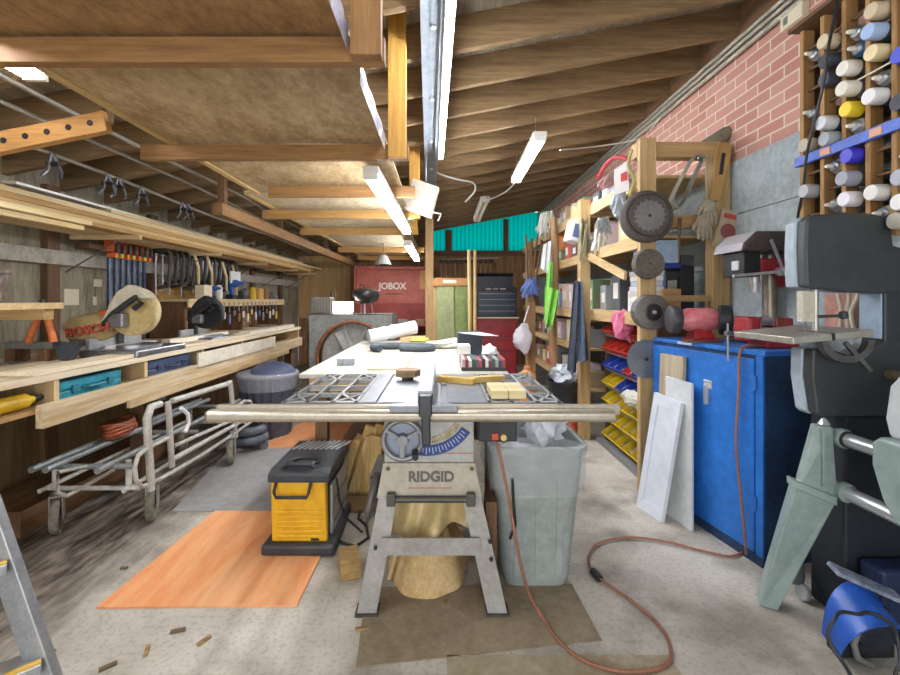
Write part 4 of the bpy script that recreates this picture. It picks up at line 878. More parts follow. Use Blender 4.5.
# ---- bench grinder, vise, drill press on the cabinet
gz = CZ
g = thing('bench_grinder', 'red bench grinder with black wheel guard on the blue cabinet', 'grinder', (1.5, 2.55, gz))
RED = M('#b4343a', .4, 0, '#8d2329', 6); PINK = M('#c9888c', .4, 0, '#b3484e', 3)
MB().box(1.42, 1.58, 2.48, 2.60, gz, gz+.02).hexa([(1.44, 2.5, gz+.02), (1.56, 2.5, gz+.02), (1.56, 2.59, gz+.02), (1.44, 2.59, gz+.02), (1.46, 2.515, gz+.09), (1.54, 2.515, gz+.09), (1.54, 2.58, gz+.09), (1.46, 2.58, gz+.09)]).build('pedestal', RED, g, .004)
gx = V((1, -.12, 0)).normalized(); gc = V((1.49, 2.55, gz+.125))
def along(c, d, prof, n=24):
    d = V(d).normalized(); u = d.orthogonal().normalized(); v = d.cross(u); return (prof, c, 'Z', n, Matrix((u, v, d)).transposed())
MB().lathe(*along(gc, gx, [(0, -.105), (.05, -.10), (.066, -.06), (.068, .06), (.05, .10), (0, .105)])).build('motor_body', M('#c24e55', .35, 0, '#d88b90', 3), g)
MB().lathe(*along(gc, (1, -.55, 0), [(0, .10), (.078, .10), (.084, .105), (.084, .155), (.07, .165), (0, .168)])).build('wheel_guard', BLACK, g)
MB().lathe(*along(gc, (1, -.55, 0), [(0, .168), (.03, .168), (.03, .172), (0, .174)])).build('arbor_cap', GREY, g)
MB().lathe(*along(gc, gx, [(0, -.16), (.075, -.16), (.08, -.155), (.08, -.115), (.07, -.105), (0, -.105)])).build('wheel_guard', M('#3a3b3e', .5), g)
MB().box(1.36, 1.56, 2.43, 2.47, gz, gz+.012).build('tool_rest', M('#6b5a4d', .5, .3), g)
vdx, vdy = .075, -.07
v = thing('bench_vise', 'red bench vise bolted on the near end of the blue cabinet', 'vise', (1.6, 2.25, gz))
MB().box(1.52, 1.68, 2.22, 2.36, gz, gz+.05).build('base', RED, v, .008)
MB().box(1.45, 1.76, 2.25, 2.33, gz+.05, gz+.10).build('slide', RED, v, .008)
MB().box(1.435, 1.50, 2.23, 2.35, gz+.03, gz+.155).build('front_jaw', RED, v, .015)
MB().box(1.57, 1.66, 2.23, 2.35, gz+.10, gz+.15).build('rear_jaw', M('#7e2b2c', .4), v, .01)
MB().box(1.50, 1.508, 2.24, 2.34, gz+.11, gz+.155).build('jaw_plate', STEEL, v); MB().box(1.562, 1.57, 2.24, 2.34, gz+.11, gz+.155).build('jaw_plate', STEEL, v)
MB().cyl((1.36, 2.29, gz+.07), (1.45, 2.29, gz+.07), .012).cyl((1.372, 2.29, gz-.07), (1.372, 2.29, gz+.12), .006).build('screw_and_bar', STEEL, v)
for o in [v]: o.location += V((vdx, vdy, 0))
dp = thing('drill_press', 'drill press with black belt cover and red head on the blue cabinet', 'drill press', (1.74, 2.42, gz))
DY = 2.40
MB().box(1.62, 1.79, 2.375, 2.62, gz, gz+.03).build('base', M('#6d6f71', .5, .3), dp, .006)
MB().cyl((1.745, DY+.05, gz+.03), (1.745, DY+.05, 1.50), .036, n=18).build('column', M('#a8a091', .35, .6, '#8b8273', 6), dp)
MB().prism([(1.48, 1.505), (1.49, 1.545), (1.56, 1.612), (1.80, 1.612), (1.80, 1.505)], DY-.11, DY+.13, 'Y').build('belt_cover', M('#5b5450', .4, .1, '#413c3a', 5), dp, .012)
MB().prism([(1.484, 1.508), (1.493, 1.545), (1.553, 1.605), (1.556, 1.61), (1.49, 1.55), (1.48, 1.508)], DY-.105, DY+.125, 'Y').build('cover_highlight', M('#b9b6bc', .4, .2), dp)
MB().box(1.51, 1.60, DY-.08, DY+.09, 1.375, 1.505).build('front_panel', BLACK, dp, .006)
MB().box(1.498, 1.511, DY-.05, DY+.0, 1.41, 1.46).build('switch_plate', M('#d7d7da', .4), dp, .003)
MB().box(1.60, 1.80, DY-.08, DY+.10, 1.40, 1.47).prism([(1.72, 1.40), (1.80, 1.40), (1.80, 1.33), (1.78, 1.32)], DY-.08, DY+.1, 'Y').build('head', RED, dp, .008)
MB().cyl((1.625, DY, 1.395), (1.625, DY, 1.345), .025).cyl((1.625, DY, 1.345), (1.625, DY, 1.29), .03, .02).build('chuck', CHROME, dp)
hb = V((1.70, DY-.11, 1.40)); dpx = V((-.085, 0, 0))
MB().tube([hb, P(771, 240, DY-.17)+dpx], .008, 8).tube([hb, P(733, 276, DY-.16)+dpx], .008, 8).tube([hb, P(780, 274, DY-.15)+dpx], .007, 8).lathe(*along(hb, (0, -1, 0), [(0, -.03), (.025, -.03), (.025, .02), (0, .025)])).build('feed_handle', CHROME, dp)
dp.location.x += .085
# ---- bandsaw
bs = thing('bandsaw', 'large grey bandsaw with tilted table on a dark stand at right', 'bandsaw', (1.7, 1.74, 0))
BG = M('#3c3f42', .5, 0, '#303336', 5); BL_ = M('#a9b7c3', .45, 0, '#8f9ca6', 5)
B0, B1 = 1.69, 1.79
head = [(1.405, 1.30), (1.40, 1.45), (1.405, 1.555), (1.425, 1.575), (1.55, 1.588), (1.66, 1.583), (1.71, 1.57), (1.73, 1.53), (1.74, 1.46), (1.78, 1.45), (1.84, 1.44), (1.86, 1.40), (1.86, 1.285), (1.70, 1.275), (1.56, 1.28)]
MB().prism(head, B0, B0+.045, 'Y').build('upper_wheel_cover', BG, bs, .008)
MB().prism([(x-.006 if x < 1.45 else x, z) for x, z in head], B0+.046, B1, 'Y').build('upper_housing', BL_, bs, .006)
MB().box(1.707, 1.86, B0+.005, B1, .85, 1.33).build('column', M('#363a40', .5, 0, '#2a2d32', 5), bs, .01)
MB().box(1.700, 1.7065, B0+.01, B1, 1.1, 1.276).build('column_liner', M('#9fb3c9', .4, 0, '#8799ad', 5), bs, .002)
low = [(1.428, 1.06), (1.425, .95), (1.445, .815), (1.46, .80), (1.86, .80), (1.86, 1.09), (1.70, 1.09), (1.6, 1.03), (1.5, 1.06)]
MB().prism(low, B0, B0+.045, 'Y').build('lower_wheel_cover', BG, bs, .008)
MB().prism([(x-.006 if x < 1.47 else x, z) for x, z in low], B0+.046, B1, 'Y').build('lower_housing', BL_, bs, .006)
tt = Matrix.Translation((1.445, 1.78, 1.115)) @ Matrix.Rotation(-.10, 4, 'Y')
MB().box(-.15, .15, -.16, .165, -.014, .012).xf(tt).build('table', M('#b8b4a8', .35, .5, '#97938a', 6), bs, .003)
MB().box(-.006, .006, -.161, 0, -.0141, .0125).xf(tt).build('table_slot', BLACK, bs)
tr = MB(); A = [PI+PI*k/14 for k in range(15)]
tr.prism([(1.52+.10*math.cos(a_), 1.10+.085*math.sin(a_)) for a_ in A]+[(1.52+.075*math.cos(a_), 1.10+.06*math.sin(a_)) for a_ in reversed(A)], 1.64, 1.668, 'Y')
tr.bar((1.52, 1.655, 1.09), (1.60, 1.64, .985), .014, .014)
tr.build('trunnion', M('#6d6d6c', .5, .4, '#525150', 8), bs)
MB().box(1.405, 1.455, B0+.02, B0+.05, 1.165, 1.285).build('blade_guard', M('#cfcabb', .5, .1, '#b0aa99', 6), bs, .003)
MB().cyl((1.48, B0+.05, 1.13), (1.48, B0+.05, 1.30), .011).build('guide_post', M('#b3b2ac', .4, .6), bs)
MB().box(1.425, 1.435, B0+.036, B0+.038, 1.10, 1.17).build('blade', STEEL, bs)
MB().cyl((1.475, B0+.03, 1.185), (1.535, B0-.005, 1.19), .006).lathe([(0, -.016), (.014, -.012), (.016, 0), (.012, .014), (0, .016)], (1.54, B0-.006, 1.192), n=12).build('guide_knob', BLACK, bs)
MB().cyl((1.72, B0-.06, .965), (1.72, B0, .965), .018).cyl((1.72, B0-.075, .965), (1.88, B0-.13, .955), .014).build('tension_rod', M('#a99c84', .5, .4, '#8a7a5e', 9), bs)
MB().box(1.56, 1.88, 1.70, 1.86, .0, .80).build('stand', M('#20262f', .6, 0, '#141a22', 5), bs, .01)
# ---- lathe-like multi tool: legs, two way tubes and green headstock
GR = M('#94a4a0', .4, 0, '#7d8d89', 4)
ss = thing('wood_lathe', 'green multipurpose lathe with two steel way tubes at lower right', 'lathe', (1.45, 1.5, 0))
def quadext(c4, dy): return MB().hexa([V(c) for c in c4]+[V((c[0]+dy*.3, c[1]+dy, c[2])) for c in c4])
quadext([P(797, 490, 1.68), P(838, 497, 1.66), P(833, 427, 1.66), P(815, 425, 1.68)], .035).build('upper_leg', GR, ss, .006)
quadext([P(823, 487, 1.655), P(828, 487, 1.655), P(826, 430, 1.655), P(823, 430, 1.655)], .02).build('leg_rib', GR, ss, .002)
quadext([P(793, 480, 1.665), P(838, 498, 1.645), P(838, 507, 1.645), P(793, 488, 1.665)], .055).build('leg_collar', GR, ss, .006)
qa = [FZ(759, 606, .0005), FZ(778, 612, .0005), P(838, 500, 1.655), P(795, 486, 1.675)]
MB().hexa([V(c) for c in qa]+[V(c)+V((.04, .075, 0)) for c in qa]).build('lower_leg', GR, ss, .008)
MB().cyl((1.52, 1.675, .727), (1.52, 1.648, .727), .036).build('tube_socket', GR, ss, .003); MB().cyl((1.52, 1.67, .527), (1.52, 1.64, .527), .036).build('tube_socket', GR, ss, .003)
MB().cyl((1.522, 1.71, .727), (1.522, .75, .727), .026, n=20).build('way_tube', CHROME, ss); MB().cyl((1.522, 1.70, .527), (1.522, .75, .527), .026, n=20).build('way_tube', CHROME, ss)
MB().cyl((1.522, 1.648, .727), (1.522, 1.64, .727), .031, n=20).build('ring', BLACK, ss)
hs = [(1.20, .80), (1.45, .80), (1.475, .775), (1.475, .70), (1.44, .60), (1.40, .535), (1.2, .535)]
hsb = MB().prism([(y, z) for y, z in hs], 1.44, 1.72, 'X').build('headstock', GR, ss, .012)
MB().prism([(1.21, .8005), (1.44, .8005), (1.455, .86), (1.44, .97), (1.40, 1.02), (1.21, 1.03)], 1.465, 1.70, 'X').build('motor_cover', M('#c9ced2', .4, 0, '#b5b9bd', 4), ss, .012)
MB().lathe([(.008, 0), (.02, .0), (.008, .02), (.0, .025)], P(824, 424, 1.67), n=12).build('lock_knob', CHROME, ss)
kc = FZ(791, 585, .05)
MB().lathe([(0, -.0), (.04, .0), (.045, .03), (.04, .075), (.025, .10), (0, .105)], kc+V((.02, .02, .012)), n=16).build('leveling_cup', M('#6d7a74', .5, 0, '#57625d', 6), ss)
MB().lathe([(0, -.012), (.03, -.012), (.034, -.006), (.034, .006), (.03, .012), (0, .012)], (kc.x+.035, kc.y-.02, .035), 'X', 18).build('castor_wheel', M('#b9bcc0', .4, .4), ss)
MB().box(1.62, 1.69, .8, .87, 0, .70).build('rear_leg', GR, ss, .01); MB().box(1.49, 1.69, .8, .87, .7, .76).box(1.49, 1.69, .8, .87, .49, .56).build('rear_bracket', GR, ss, .01)
# ---- things on the wall seen through the bandsaw throat
t = thing('poster_card', 'faded pinkish card on the wall behind the bandsaw throat', 'card', FX(838, 310, 1.88))
q = FX(838, 310, 1.885); MB().box(1.874, 1.8879, q.y-.10, q.y+.06, q.z-.09, q.z+.08).build('card', M('#c79a8c', .7, 0, '#b2776b', 5), t)
for k, (px, lab) in enumerate(((836, 'left'), (845, 'middle'), (852, 'right'))):
    bent('loose_cable', lab+' pale cord hanging on the wall behind the bandsaw throat', 'cord', smooth([FX(px, 278, 1.85), FX(px+2+2*k, 295, 1.845), FX(px+5-3*k, 312, 1.85), FX(px+3, 334, 1.85)]), .008, M('#cfc8b4', .6))
# ---- clutter on the floor at lower right
t = thing('tool_shroud', 'bright blue curved tool guard lying on the floor at lower right', 'tool guard', (1.48, 1.52, 0))
c0 = V((1.49, 1.50, 0.0))
def shroud(u, v):
    a_ = PI*(.04+.92*u)
    return (c0.x-.115*math.cos(a_)-.02*v, c0.y+.09*(1-v)-.05*math.sin(a_)*v, .002+.235*math.sin(a_)**.75*(1-.25*v))
MB().sheet(shroud, 24, 8, .006).build('guard', M('#2b5fc0', .35, 0, '#1f4794', 5), t)
MB().box(c0.x-.10, c0.x+.09, c0.y+.03, c0.y+.09, .002, .05).build('base', BLACK, t, .006)
MB().lathe([(0, -.02), (.075, -.02), (.08, 0), (.075, .02), (0, .02)], (c0.x+.01, c0.y+.03, .12), 'Y', 28).build('wheel', M('#3d424c', .4, .4, '#25282f', 8), t)
t = thing('equipment_case', 'dark blue-black equipment case on the floor under the lathe tubes', 'case', (1.72, 1.62, 0))
MB().box(1.60, 1.86, 1.595, 1.69, .0, .265).build('case', M('#22325a', .5, 0, '#151f3a', 6), t, .015)
tag(MB().slab([(1.375, 1.56, .325), (1.605, 1.56, .222), (1.60, 1.515, .21), (1.375, 1.515, .31)], .014).build('clear_package', M('#aab2c2', .15, .2, '#5e6880', 16, .4)), 'clear crinkled package lying across the blue tool guard', 'package')
bpts = []
for k in range(64):
    a_ = 2*PI*k/21; r = .095+.014*math.sin(k*.9)
    bpts.append(V((1.365+r*1.1*math.cos(a_), 1.41+.04*math.sin(a_)+.006*math.sin(k*2.1), .125+.115*math.sin(a_)*r/.1)))
bent('power_cable', 'black power cable coil leaning on the blue guard at lower right', 'cable', smooth(bpts, 3), .0055, BLACK)
tag(MB().tube([V((1.39, 1.39, .03)), V((1.43, 1.37, .018)), V((1.46, 1.36, .016))], [.012, .015, .008], 10).build('plug', M('#d5d5d8', .4)), 'pale plug end lying in front of the coiled cable at lower right', 'plug')
bent('power_cable', 'second thin cable looping on the floor beside the pale plug', 'cable', smooth([V((1.46, 1.36, .016)), V((1.50, 1.35, .008)), V((1.56, 1.38, .008)), V((1.57, 1.43, .008)), V((1.5, 1.41, .008))]), .005, M('#6c6f75', .5))
flat('white_board', (1.50, 1.28), .16, .1, .05, .2, M('#dcd6c8', .6, 0, '#bdb49f', 5), 'pale offcut on the floor in the bottom right corner', 'offcut', .0005)
t = thing('slotted_crate', 'pale slotted crate on the floor behind the lathe foot', 'crate', (1.5, 1.68, 0))
for k in range(3): MB().box(1.455, 1.58, 1.56, 1.62, .005+.05*k, .04+.05*k).build('slat', M('#c8c2ae', .6, 0, '#aaa48e', 6), t, .003)
for x in (1.46, 1.56): MB().box(x, x+.012, 1.6205, 1.632, .0005, .14).build('post', OLD('Z'), t)
bent('air_hose', 'short curved grey hose on the floor behind the lathe foot', 'hose', [(1.44, 1.52, .11), (1.415, 1.51, .07), (1.42, 1.50, .03), (1.46, 1.49, .012)], .011, GREY)

# ---- spray can rack on the right wall
t = thing('spray_can_rack', 'wooden slatted wall rack holding spray cans at top right', 'rack', (1.8, 1.9, 1.5))
SL = [2.13, 2.015, 1.907, 1.80, 1.695, 1.59, 1.485]
for y in SL: MB().box(1.745, 1.80, y-.011, y+.011, 1.50, 2.55).build('slat', wood('#b08a58', '#8d683c', 'Z'), t, .002)
MB().box(1.70, 1.888, 1.46, 2.16, 2.552, 2.572).build('top_board', OLD('Y'), t, .002)
for z in [1.555+.1*k for k in range(10)]:
    MB().cyl((1.772, 1.485, z), (1.772, 2.14, z), .0065, n=8).build('dowel', OLD('Y'), t)
    MB().cyl((1.868, 1.485, z-.012), (1.868, 2.14, z-.012), .0065, n=8).build('dowel', OLD('Y'), t)
for y in (2.15, 1.465): MB().box(1.80 if y > 2 else 1.745, 1.888, y-.008, y+.008, 1.50, 2.55).build('side', OLD('Z'), t)
CANS = [(803, 53, 'n', '#8b8c86', 'grey'), (826, 39, 'c', '#d2c4a4', 'beige'), (822, 61, 'c', '#3e4350', 'charcoal'), (840, 49, 'n', '#2b6fae', 'blue'), (845, 68, 'c', '#d9d6cc', 'off-white'), (821, 80, 'c', '#4a4c58', 'slate'), (855, 25, 'n', '#9a9a90', 'silver'), (873, 8, 'c', '#cbb89c', 'tan'), (873, 29, 'c', '#9fb7dc', 'pale blue'), (872, 51, 'c', '#dccda0', 'cream'), (875, 75, 'n', '#8f8f86', 'silver'), (895, 61, 'c', '#4a56c8', 'violet blue'),
        (844, 89, 'c', '#d8d3c6', 'off-white'), (868, 97, 'c', '#dedede', 'white'), (809, 109, 'n', '#7d7a70', 'dull grey'), (843, 110, 'c', '#e4c92c', 'yellow'), (831, 119, 'c', '#c4c6cc', 'light grey'), (845, 125, 'n', '#a6a49c', 'silver'), (823, 136, 'c', '#9aa1a8', 'grey'), (893, 109, 'c', '#2d3040', 'black'), (829, 164, 'n', '#a9a693', 'silver'), (844, 156, 'c', '#3c3ac0', 'deep blue'), (805, 144, 'c', '#b0a58c', 'beige'),
        (843, 179, 'c', '#9496a4', 'grey'), (885, 165, 'n', '#a8a68f', 'grey-green'), (809, 189, 'c', '#a7a8ac', 'grey'), (830, 203, 'n', '#8f9096', 'silver'), (853, 197, 'c', '#e1dde2', 'white'), (879, 190, 'c', '#dcdad6', 'white'), (895, 183, 'c', '#a3a8b8', 'blue-grey'), (877, 212, 'n', '#c9c2a4', 'cream ringed'), (885, 228, 'c', '#b9b3a6', 'beige'), (898, 207, 'c', '#e3e3e3', 'white')]
CY = [2.072, 1.961, 1.853, 1.747, 1.642]; used = {k: [] for k in range(5)}
lst = []
for (px, py, kind, col, cn) in CANS:
    p = FX(px, py, 1.70); k = min(range(5), key=lambda i: abs(CY[i]-p.y)); lst.append((k, p.z, kind, col, cn))
lst.sort(key=lambda e: (e[0], -e[1])); last = {}
byc = {}
for e in lst: byc.setdefault(e[0], []).append(list(e))
for k, es in byc.items():
    for i in range(1, len(es)):
        if es[i-1][1]-es[i][1] < .071: es[i][1] = es[i-1][1]-.071
    while es[-1][1] < 1.54:
        for e in es: e[1] += .01
CN = ['farthest', 'second', 'third', 'fourth', 'fifth']
for k, es in byc.items():
    for i, (kk, z, kind, col, cn) in enumerate(es):
        y = CY[k]; xo = R.uniform(-.02, .012)
        t = thing('spray_can', '%s spray can in the %s column of the wall rack, %s from the top' % (cn, CN[k], ORD[i]), 'spray can', (1.8+xo, y, z-.033), 'spray cans in the wall rack')
        ap = V((1.88+xo*.3, y, z))
        def ax(prof, x0): return (prof, (x0, y, z), 'Z', 18, Matrix(((0, 0, -1), (0, 1, 0), (1, 0, 0))))
        body = R.choice(('#6a6a68', '#55504a', '#8a857a', '#4f565c')) if kind == 'c' else col
        x0 = 1.88+min(0, xo)
        MB().lathe(*ax([(.03, 0), (.0325, .004), (.0325, .11), (.03, .118), (.022, .125), (0, .125)], x0)).build('can', M(body, .4, .3), t)
        if kind == 'c': MB().lathe(*ax([(.0325, .118), (.033, .122), (.0315, .17), (.029, .176), (0, .177)], x0)).build('cap', M(col, .45), t)
        else:
            MB().lathe(*ax([(.024, .125), (.026, .128), (.024, .132), (.012, .136), (0, .136)], x0)).build('valve_cup', STEEL, t)
            MB().lathe(*ax([(.009, .136), (.011, .138), (.009, .158), (.006, .166), (0, .167)], x0)).build('nozzle', M('#dedcd2', .4), t)
t = thing('spirit_level', 'blue level lying across the front of the spray can rack', 'level', (1.7, 1.8, 1.925))
MB().box(1.725, 1.7445, 1.50, 2.15, 1.895, 1.94).build('beam', M('#4a6fd0', .4, 0, '#3653a8', 6), t, .003)
for y in (1.72, 1.95): MB().box(1.7215, 1.7255, y, y+.05, 1.90, 1.932).build('vial_window', M('#c98f6b', .4), t)
bent('power_cable', 'black cable hanging down past the left of the spray can rack', 'cable', smooth([FX(838, -6, 1.72), FX(834, 20, 1.70), FX(828, 50, 1.68), FX(822, 90, 1.68), FX(812, 130, 1.68), FX(806, 160, 1.70), FX(803, 190, 1.72), FX(798, 215, 1.75), FX(796, 240, 1.80)]), .006, BLACK)
bent('thin_rod', 'thin pale rod stuck horizontally through the spray can rack', 'rod', [(1.735, 1.5, 2.17), (1.735, 1.84, 2.165)], .004, M('#cfc9ba', .5))
t = thing('thermostat', 'small beige thermostat box on the brick wall near the ceiling', 'thermostat', FX(794, 16, 1.88))
p = FX(794, 16, 1.88)
MB().box(1.862, 1.9, p.y-.075, p.y+.075, p.z-.045, p.z+.045).build('case', M('#d9cfb4', .5), t, .004); MB().box(1.8605, 1.863, p.y+.02, p.y+.05, p.z-.025, p.z+.015).build('display', M('#6f7a70', .4), t)
# ================================================================ RIGHT SHELVING
FY = 2.84
LUM = wood('#c2a577', '#987849', 'Z', 10); LUMX = wood('#b89a6c', '#8e6f45', 'X', 10); LUMY = wood('#d2b78a', '#ab8b5b', 'Y', 10)
t = thing('storage_shelving', 'tall timber shelving along the right wall, full of jars and boxes', 'shelving', (1.6, 5, 0))
MB().box(1.285, 1.39, FY, FY+.045, 0, 2.30).build('post', LUM, t, .003)
MB().box(1.765, 1.875, FY+.01, FY+.10, 0, 2.24).build('post', LUM, t, .003)
MB().box(1.285, 1.88, FY+.05, FY+.14, 2.19, 2.29).build('top_rail', LUMX, t, .003)
MB().box(1.39, 1.765, FY+.03, FY+.07, 1.72, 1.805).build('middle_rail', LUMX, t, .003)
MB().box(1.39, 1.765, FY+.03, FY+.07, 1.24, 1.28).build('lower_rail', LUMX, t, .003)
for y, x in ((3.93, 1.29), (6.4, 1.29)): MB().box(x-.045, x+.045, y, y+.09, 0, 2.15 if y < 5 else 2.1).build('post', LUM, t, .003)
MB().tube([(1.26+.02*math.sin(k*1.3), 4.9+.015*math.cos(k*2.1), .27*k) for k in range(9)], [.048, .05, .045, .047, .042, .045, .04, .043, .04], 9).build('log_post', wood('#a8845f', '#7c5c3d', 'Z', 12), t)
SH = [(.42, 'bottom'), (.80, 'second'), (1.165, 'middle'), (1.69, 'upper'), (2.10, 'top')]
for z, nm in SH:
    y0 = FY+.15 if z > 1 else 4.05
    MB().box(1.345 if z > 1 else 1.36, 1.875, y0, 7.2, z-.02, z).build('shelf_board', LUMY, t, .002)
    MB().box(1.335 if z > 1 else 1.345, 1.36, y0, 7.2, z-.09 if z > 1 else z-.06, z-.0).build('shelf_edge', LUMY, t, .002)
for y in (3.95, 6.42):
    for z, nm in SH[2:]: MB().box(1.335, 1.87, y, y+.04, z-.11, z-.021).build('bearer', LUMX, t, .002)
MB().bar((1.30, 3.1, 1.42), (1.30, 3.96, 1.66), .02, .06).build('brace', LUMY, t)
# shelf contents
pal = [('#d8d4cc', 'white'), ('#b8584f', 'red'), ('#a48f70', 'brown'), ('#6579a0', 'blue'), ('#8d8f90', 'grey'), ('#dccb96', 'cream'), ('#d2b49c', 'tan'), ('#4a4d52', 'dark grey'), ('#7f9a74', 'green'), ('#c9b7c4', 'pale mauve')]
cnt = 0
def jar(x, y, z, r, h, col, lab, grp):
    t = thing('storage_jar', lab, 'jar', (x, y, z), grp)
    MB().lathe([(r, 0), (r, h*.78), (r*.85, h*.84), (r*.85, h*.86), (0, h*.86)], (x, y, z), n=16).build('jar', M(col, .3, 0, None), t)
    MB().lathe([(r*.9, h*.861), (r*.9, h), (0, h)], (x, y, z), n=16).build('lid', M(R.choice(('#b9b4aa', '#4d4f54', '#c9a24b', '#8d3530')), .45), t)
def cart(x, y, z, a, b_, h, col, lab, grp, nm='carton'):
    t = thing(nm, lab, 'box', (x, y, z), grp)
    m_ = M(col, .65, 0, None)
    MB().box(x-a/2, x+a/2, y-b_/2, y+b_/2, z, z+h).build('box', m_, t, .003)
    MB().box(x-a/2-.002, x-a/2, y-b_*.3, y+b_*.3, z+h*.3, z+h*.7).build('paper_label', M('#ddd8cc', .6), t)
for (z, nm), rows in zip(SH, ((4.15, 6.9), (4.15, 6.9), (3.05, 6.9), (3.05, 6.9), (3.6, 6.9))):
    y = rows[0]; n = 0
    while y < rows[1] and n < 14:
        col, cn = pal[(n*7+int(z*10)*3) % 10]; wd = R.uniform(.12, .22); hm = {'bottom': .26, 'second': .25, 'middle': .34, 'upper': .28, 'top': .2}[nm]
        h = R.uniform(.5, 1)*hm; x = 1.47+R.uniform(0, .05)
        if abs(y-3.97) < .12 and z < 1: y += .1
        grp = 'things on the %s right shelf' % nm
        if (n+int(z*10)) % 3 == 0: jar(x, y+wd/2, z+.0003, min(wd/2-.01, .07), min(h, .22), col, '%s jar on the %s shelf at right, %s from the near end' % (cn, nm, ORD[n]), grp)
        else: cart(x, y+wd/2, z+.0003, .17, wd-.015, h, col, '%s box on the %s shelf at right, %s from the near end' % (cn, nm, ORD[n]), grp)
        y += wd+R.uniform(.01, .05); n += 1
# contents of the bay facing the camera
cart(1.57, FY+.22, 1.166, .13, .13, .16, '#b98d5e', 'brown cardboard box in the near bay, beside the drill press', None, 'cardboard_box')
cart(1.70, FY+.30, 1.166, .1, .2, .32, '#26272b', 'black case behind the cardboard box in the near shelving bay', None, 'storage_case')
for k in range(8):
    w_ = R.uniform(.13, .17)
    tag(MB().obox((1.45, FY+.27, 1.166+.018+.036*k), w_, .2, .034, (0, 0, R.uniform(-.08, .08))).build('paper_pad', M(('#d9dbe0', '#b9c2d2', '#e2e0da', '#c4c3c0')[k % 4], .7), None, .002), '%s pad from the bottom of the pale stack behind the hanging wheels' % ORD[k], 'paper pad', 'stack of pads in the near bay')
t = thing('plastic_tote', 'pale blue plastic tote with navy lid on the stack in the near bay', 'tote', (1.52, FY+.27, 1.49))
MB().box(1.40, 1.64, FY+.16, FY+.38, 1.4665, 1.50).build('navy_rim', M('#2c3a86', .4), t, .004); MB().box(1.395, 1.62, FY+.15, FY+.36, 1.5005, 1.66).build('tub', M('#a9bdd6', .35, 0, '#90a6c2', 5), t, .01)
tag(MB().box(1.66, 1.75, FY+.2, FY+.36, 1.4865, 1.56).build('folded_cloth', M('#565a60', .8, 0, '#43464b', 10), None, .01), 'dark folded cloth on the black case in the near bay', 'cloth')
# hanging items on the front frame
def wheel(px, py, Y, prof, mat, lab, extra=None, name='sanding_disc', tilt=0):
    c = P(px, py, Y); t = thing(name, lab, 'disc', c)
    rot = Matrix.Rotation(tilt, 3, 'Z') @ Matrix(((1, 0, 0), (0, 0, -1), (0, 1, 0)))
    MB().lathe(prof, c, 'Z', 40, rot).build('rim', mat, t)
    if extra: extra(c, t, rot)
    MB().cyl(c+V((0, .015, 0)), V((c.x, FY+.02, c.z)), .006).build('nail', STEEL, t)
    return t
def saw1(c, t, rot):
    mb = MB(); K = 18; pts = []
    for k in range(K):
        a_ = 2*PI*k/K; pts += [(.092*math.cos(a_), .092*math.sin(a_)), (.104*math.cos(a_+.05), .104*math.sin(a_+.05)), (.09*math.cos(a_+.2), .09*math.sin(a_+.2))]
    mb.prism([(x, z) for x, z in pts], 0, .003, 'Y').xf(Matrix.Translation((c.x, c.y-.052, c.z))); mb.build('saw_blade', M('#8f8d8c', .4, .5, '#757372', 9), t)
    MB().lathe([(0, .0), (.01, 0), (.01, .003), (0, .003)], c+V((0, -.0525, 0)), 'Z', 12, rot).build('arbor_hole', BLACK, t)
wheel(646, 217, FY-.06, [(0, -.03), (.15, -.03), (.162, -.02), (.164, .02), (.155, .035), (.14, .04), (.138, .03), (.125, .03), (.122, .048), (0, .048)], M('#5d554f', .7, 0, '#463f3a', 10), 'largest dark wheel with a small saw blade on it, hanging on the shelving post', saw1, 'wheel_stack')
wheel(648, 264, FY-.055, [(0, -.03), (.092, -.03), (.098, 0), (.092, .03), (0, .034)], M('#6b635a', .85, 0, '#4e473f', 14, .3), 'plain brown-grey wheel hanging second from the top on the shelving post', lambda c, t, r: MB().lathe([(0, .034), (.008, .034), (.008, .036), (0, .036)], c, 'Z', 10, r).build('arbor_hole', BLACK, t), 'buffing_wheel')
def hub(c, t, r):
    MB().lathe([(0, .04), (.05, .04), (.054, .048), (.045, .052), (.042, .044), (.03, .044), (.028, .055), (0, .056)], c, 'Z', 30, r).build('hub', M('#3d3c3b', .4, .5), t)
    MB().lathe([(0, .056), (.012, .056), (.012, .066), (0, .068)], c, 'Z', 16, r).build('nut', CHROME, t)
wheel(650, 312, FY-.055, [(0, -.05), (.095, -.05), (.108, -.04), (.11, .0), (.10, .012), (.108, .02), (.11, .04), (.1, .045), (0, .042)], M('#77726b', .5, .2, '#5b5650', 9), 'ribbed grey pulley with shiny hub hanging third on the shelving post', hub, 'pulley_wheel')
def bl(c, t, r): MB().lathe([(0, .004), (.02, .004), (.02, .006), (0, .006)], c, 'Z', 20, r).build('arbor_hole', M('#4b4e52', .4, .5), t)
def sawtooth(px, py, Y, r, lab):
    c = P(px, py, Y); t = thing('steel_disc', lab, 'saw blade', c); K = 60; pts = []
    for k in range(K):
        a_ = 2*PI*k/K; pts += [(r*math.cos(a_), r*math.sin(a_)), (r*.965*math.cos(a_+.08), r*.965*math.sin(a_+.08))]
    MB().prism(pts, 0, .003, 'Y').xf(Matrix.Translation((c.x, c.y-.003, c.z))).build('disc', M('#8b8f94', .35, .7, '#6f7277', 2.5), t)
    MB().lathe([(0, 0), (.012, 0), (.012, .004), (0, .004)], c+V((0, -.0065, 0)), 'Z', 14, Matrix(((1, 0, 0), (0, 0, -1), (0, 1, 0)))).build('arbor_hole', BLACK, t)
    MB().cyl(c+V((0, 0, 0)), V((c.x, FY+.02, c.z)), .005).build('nail', STEEL, t)
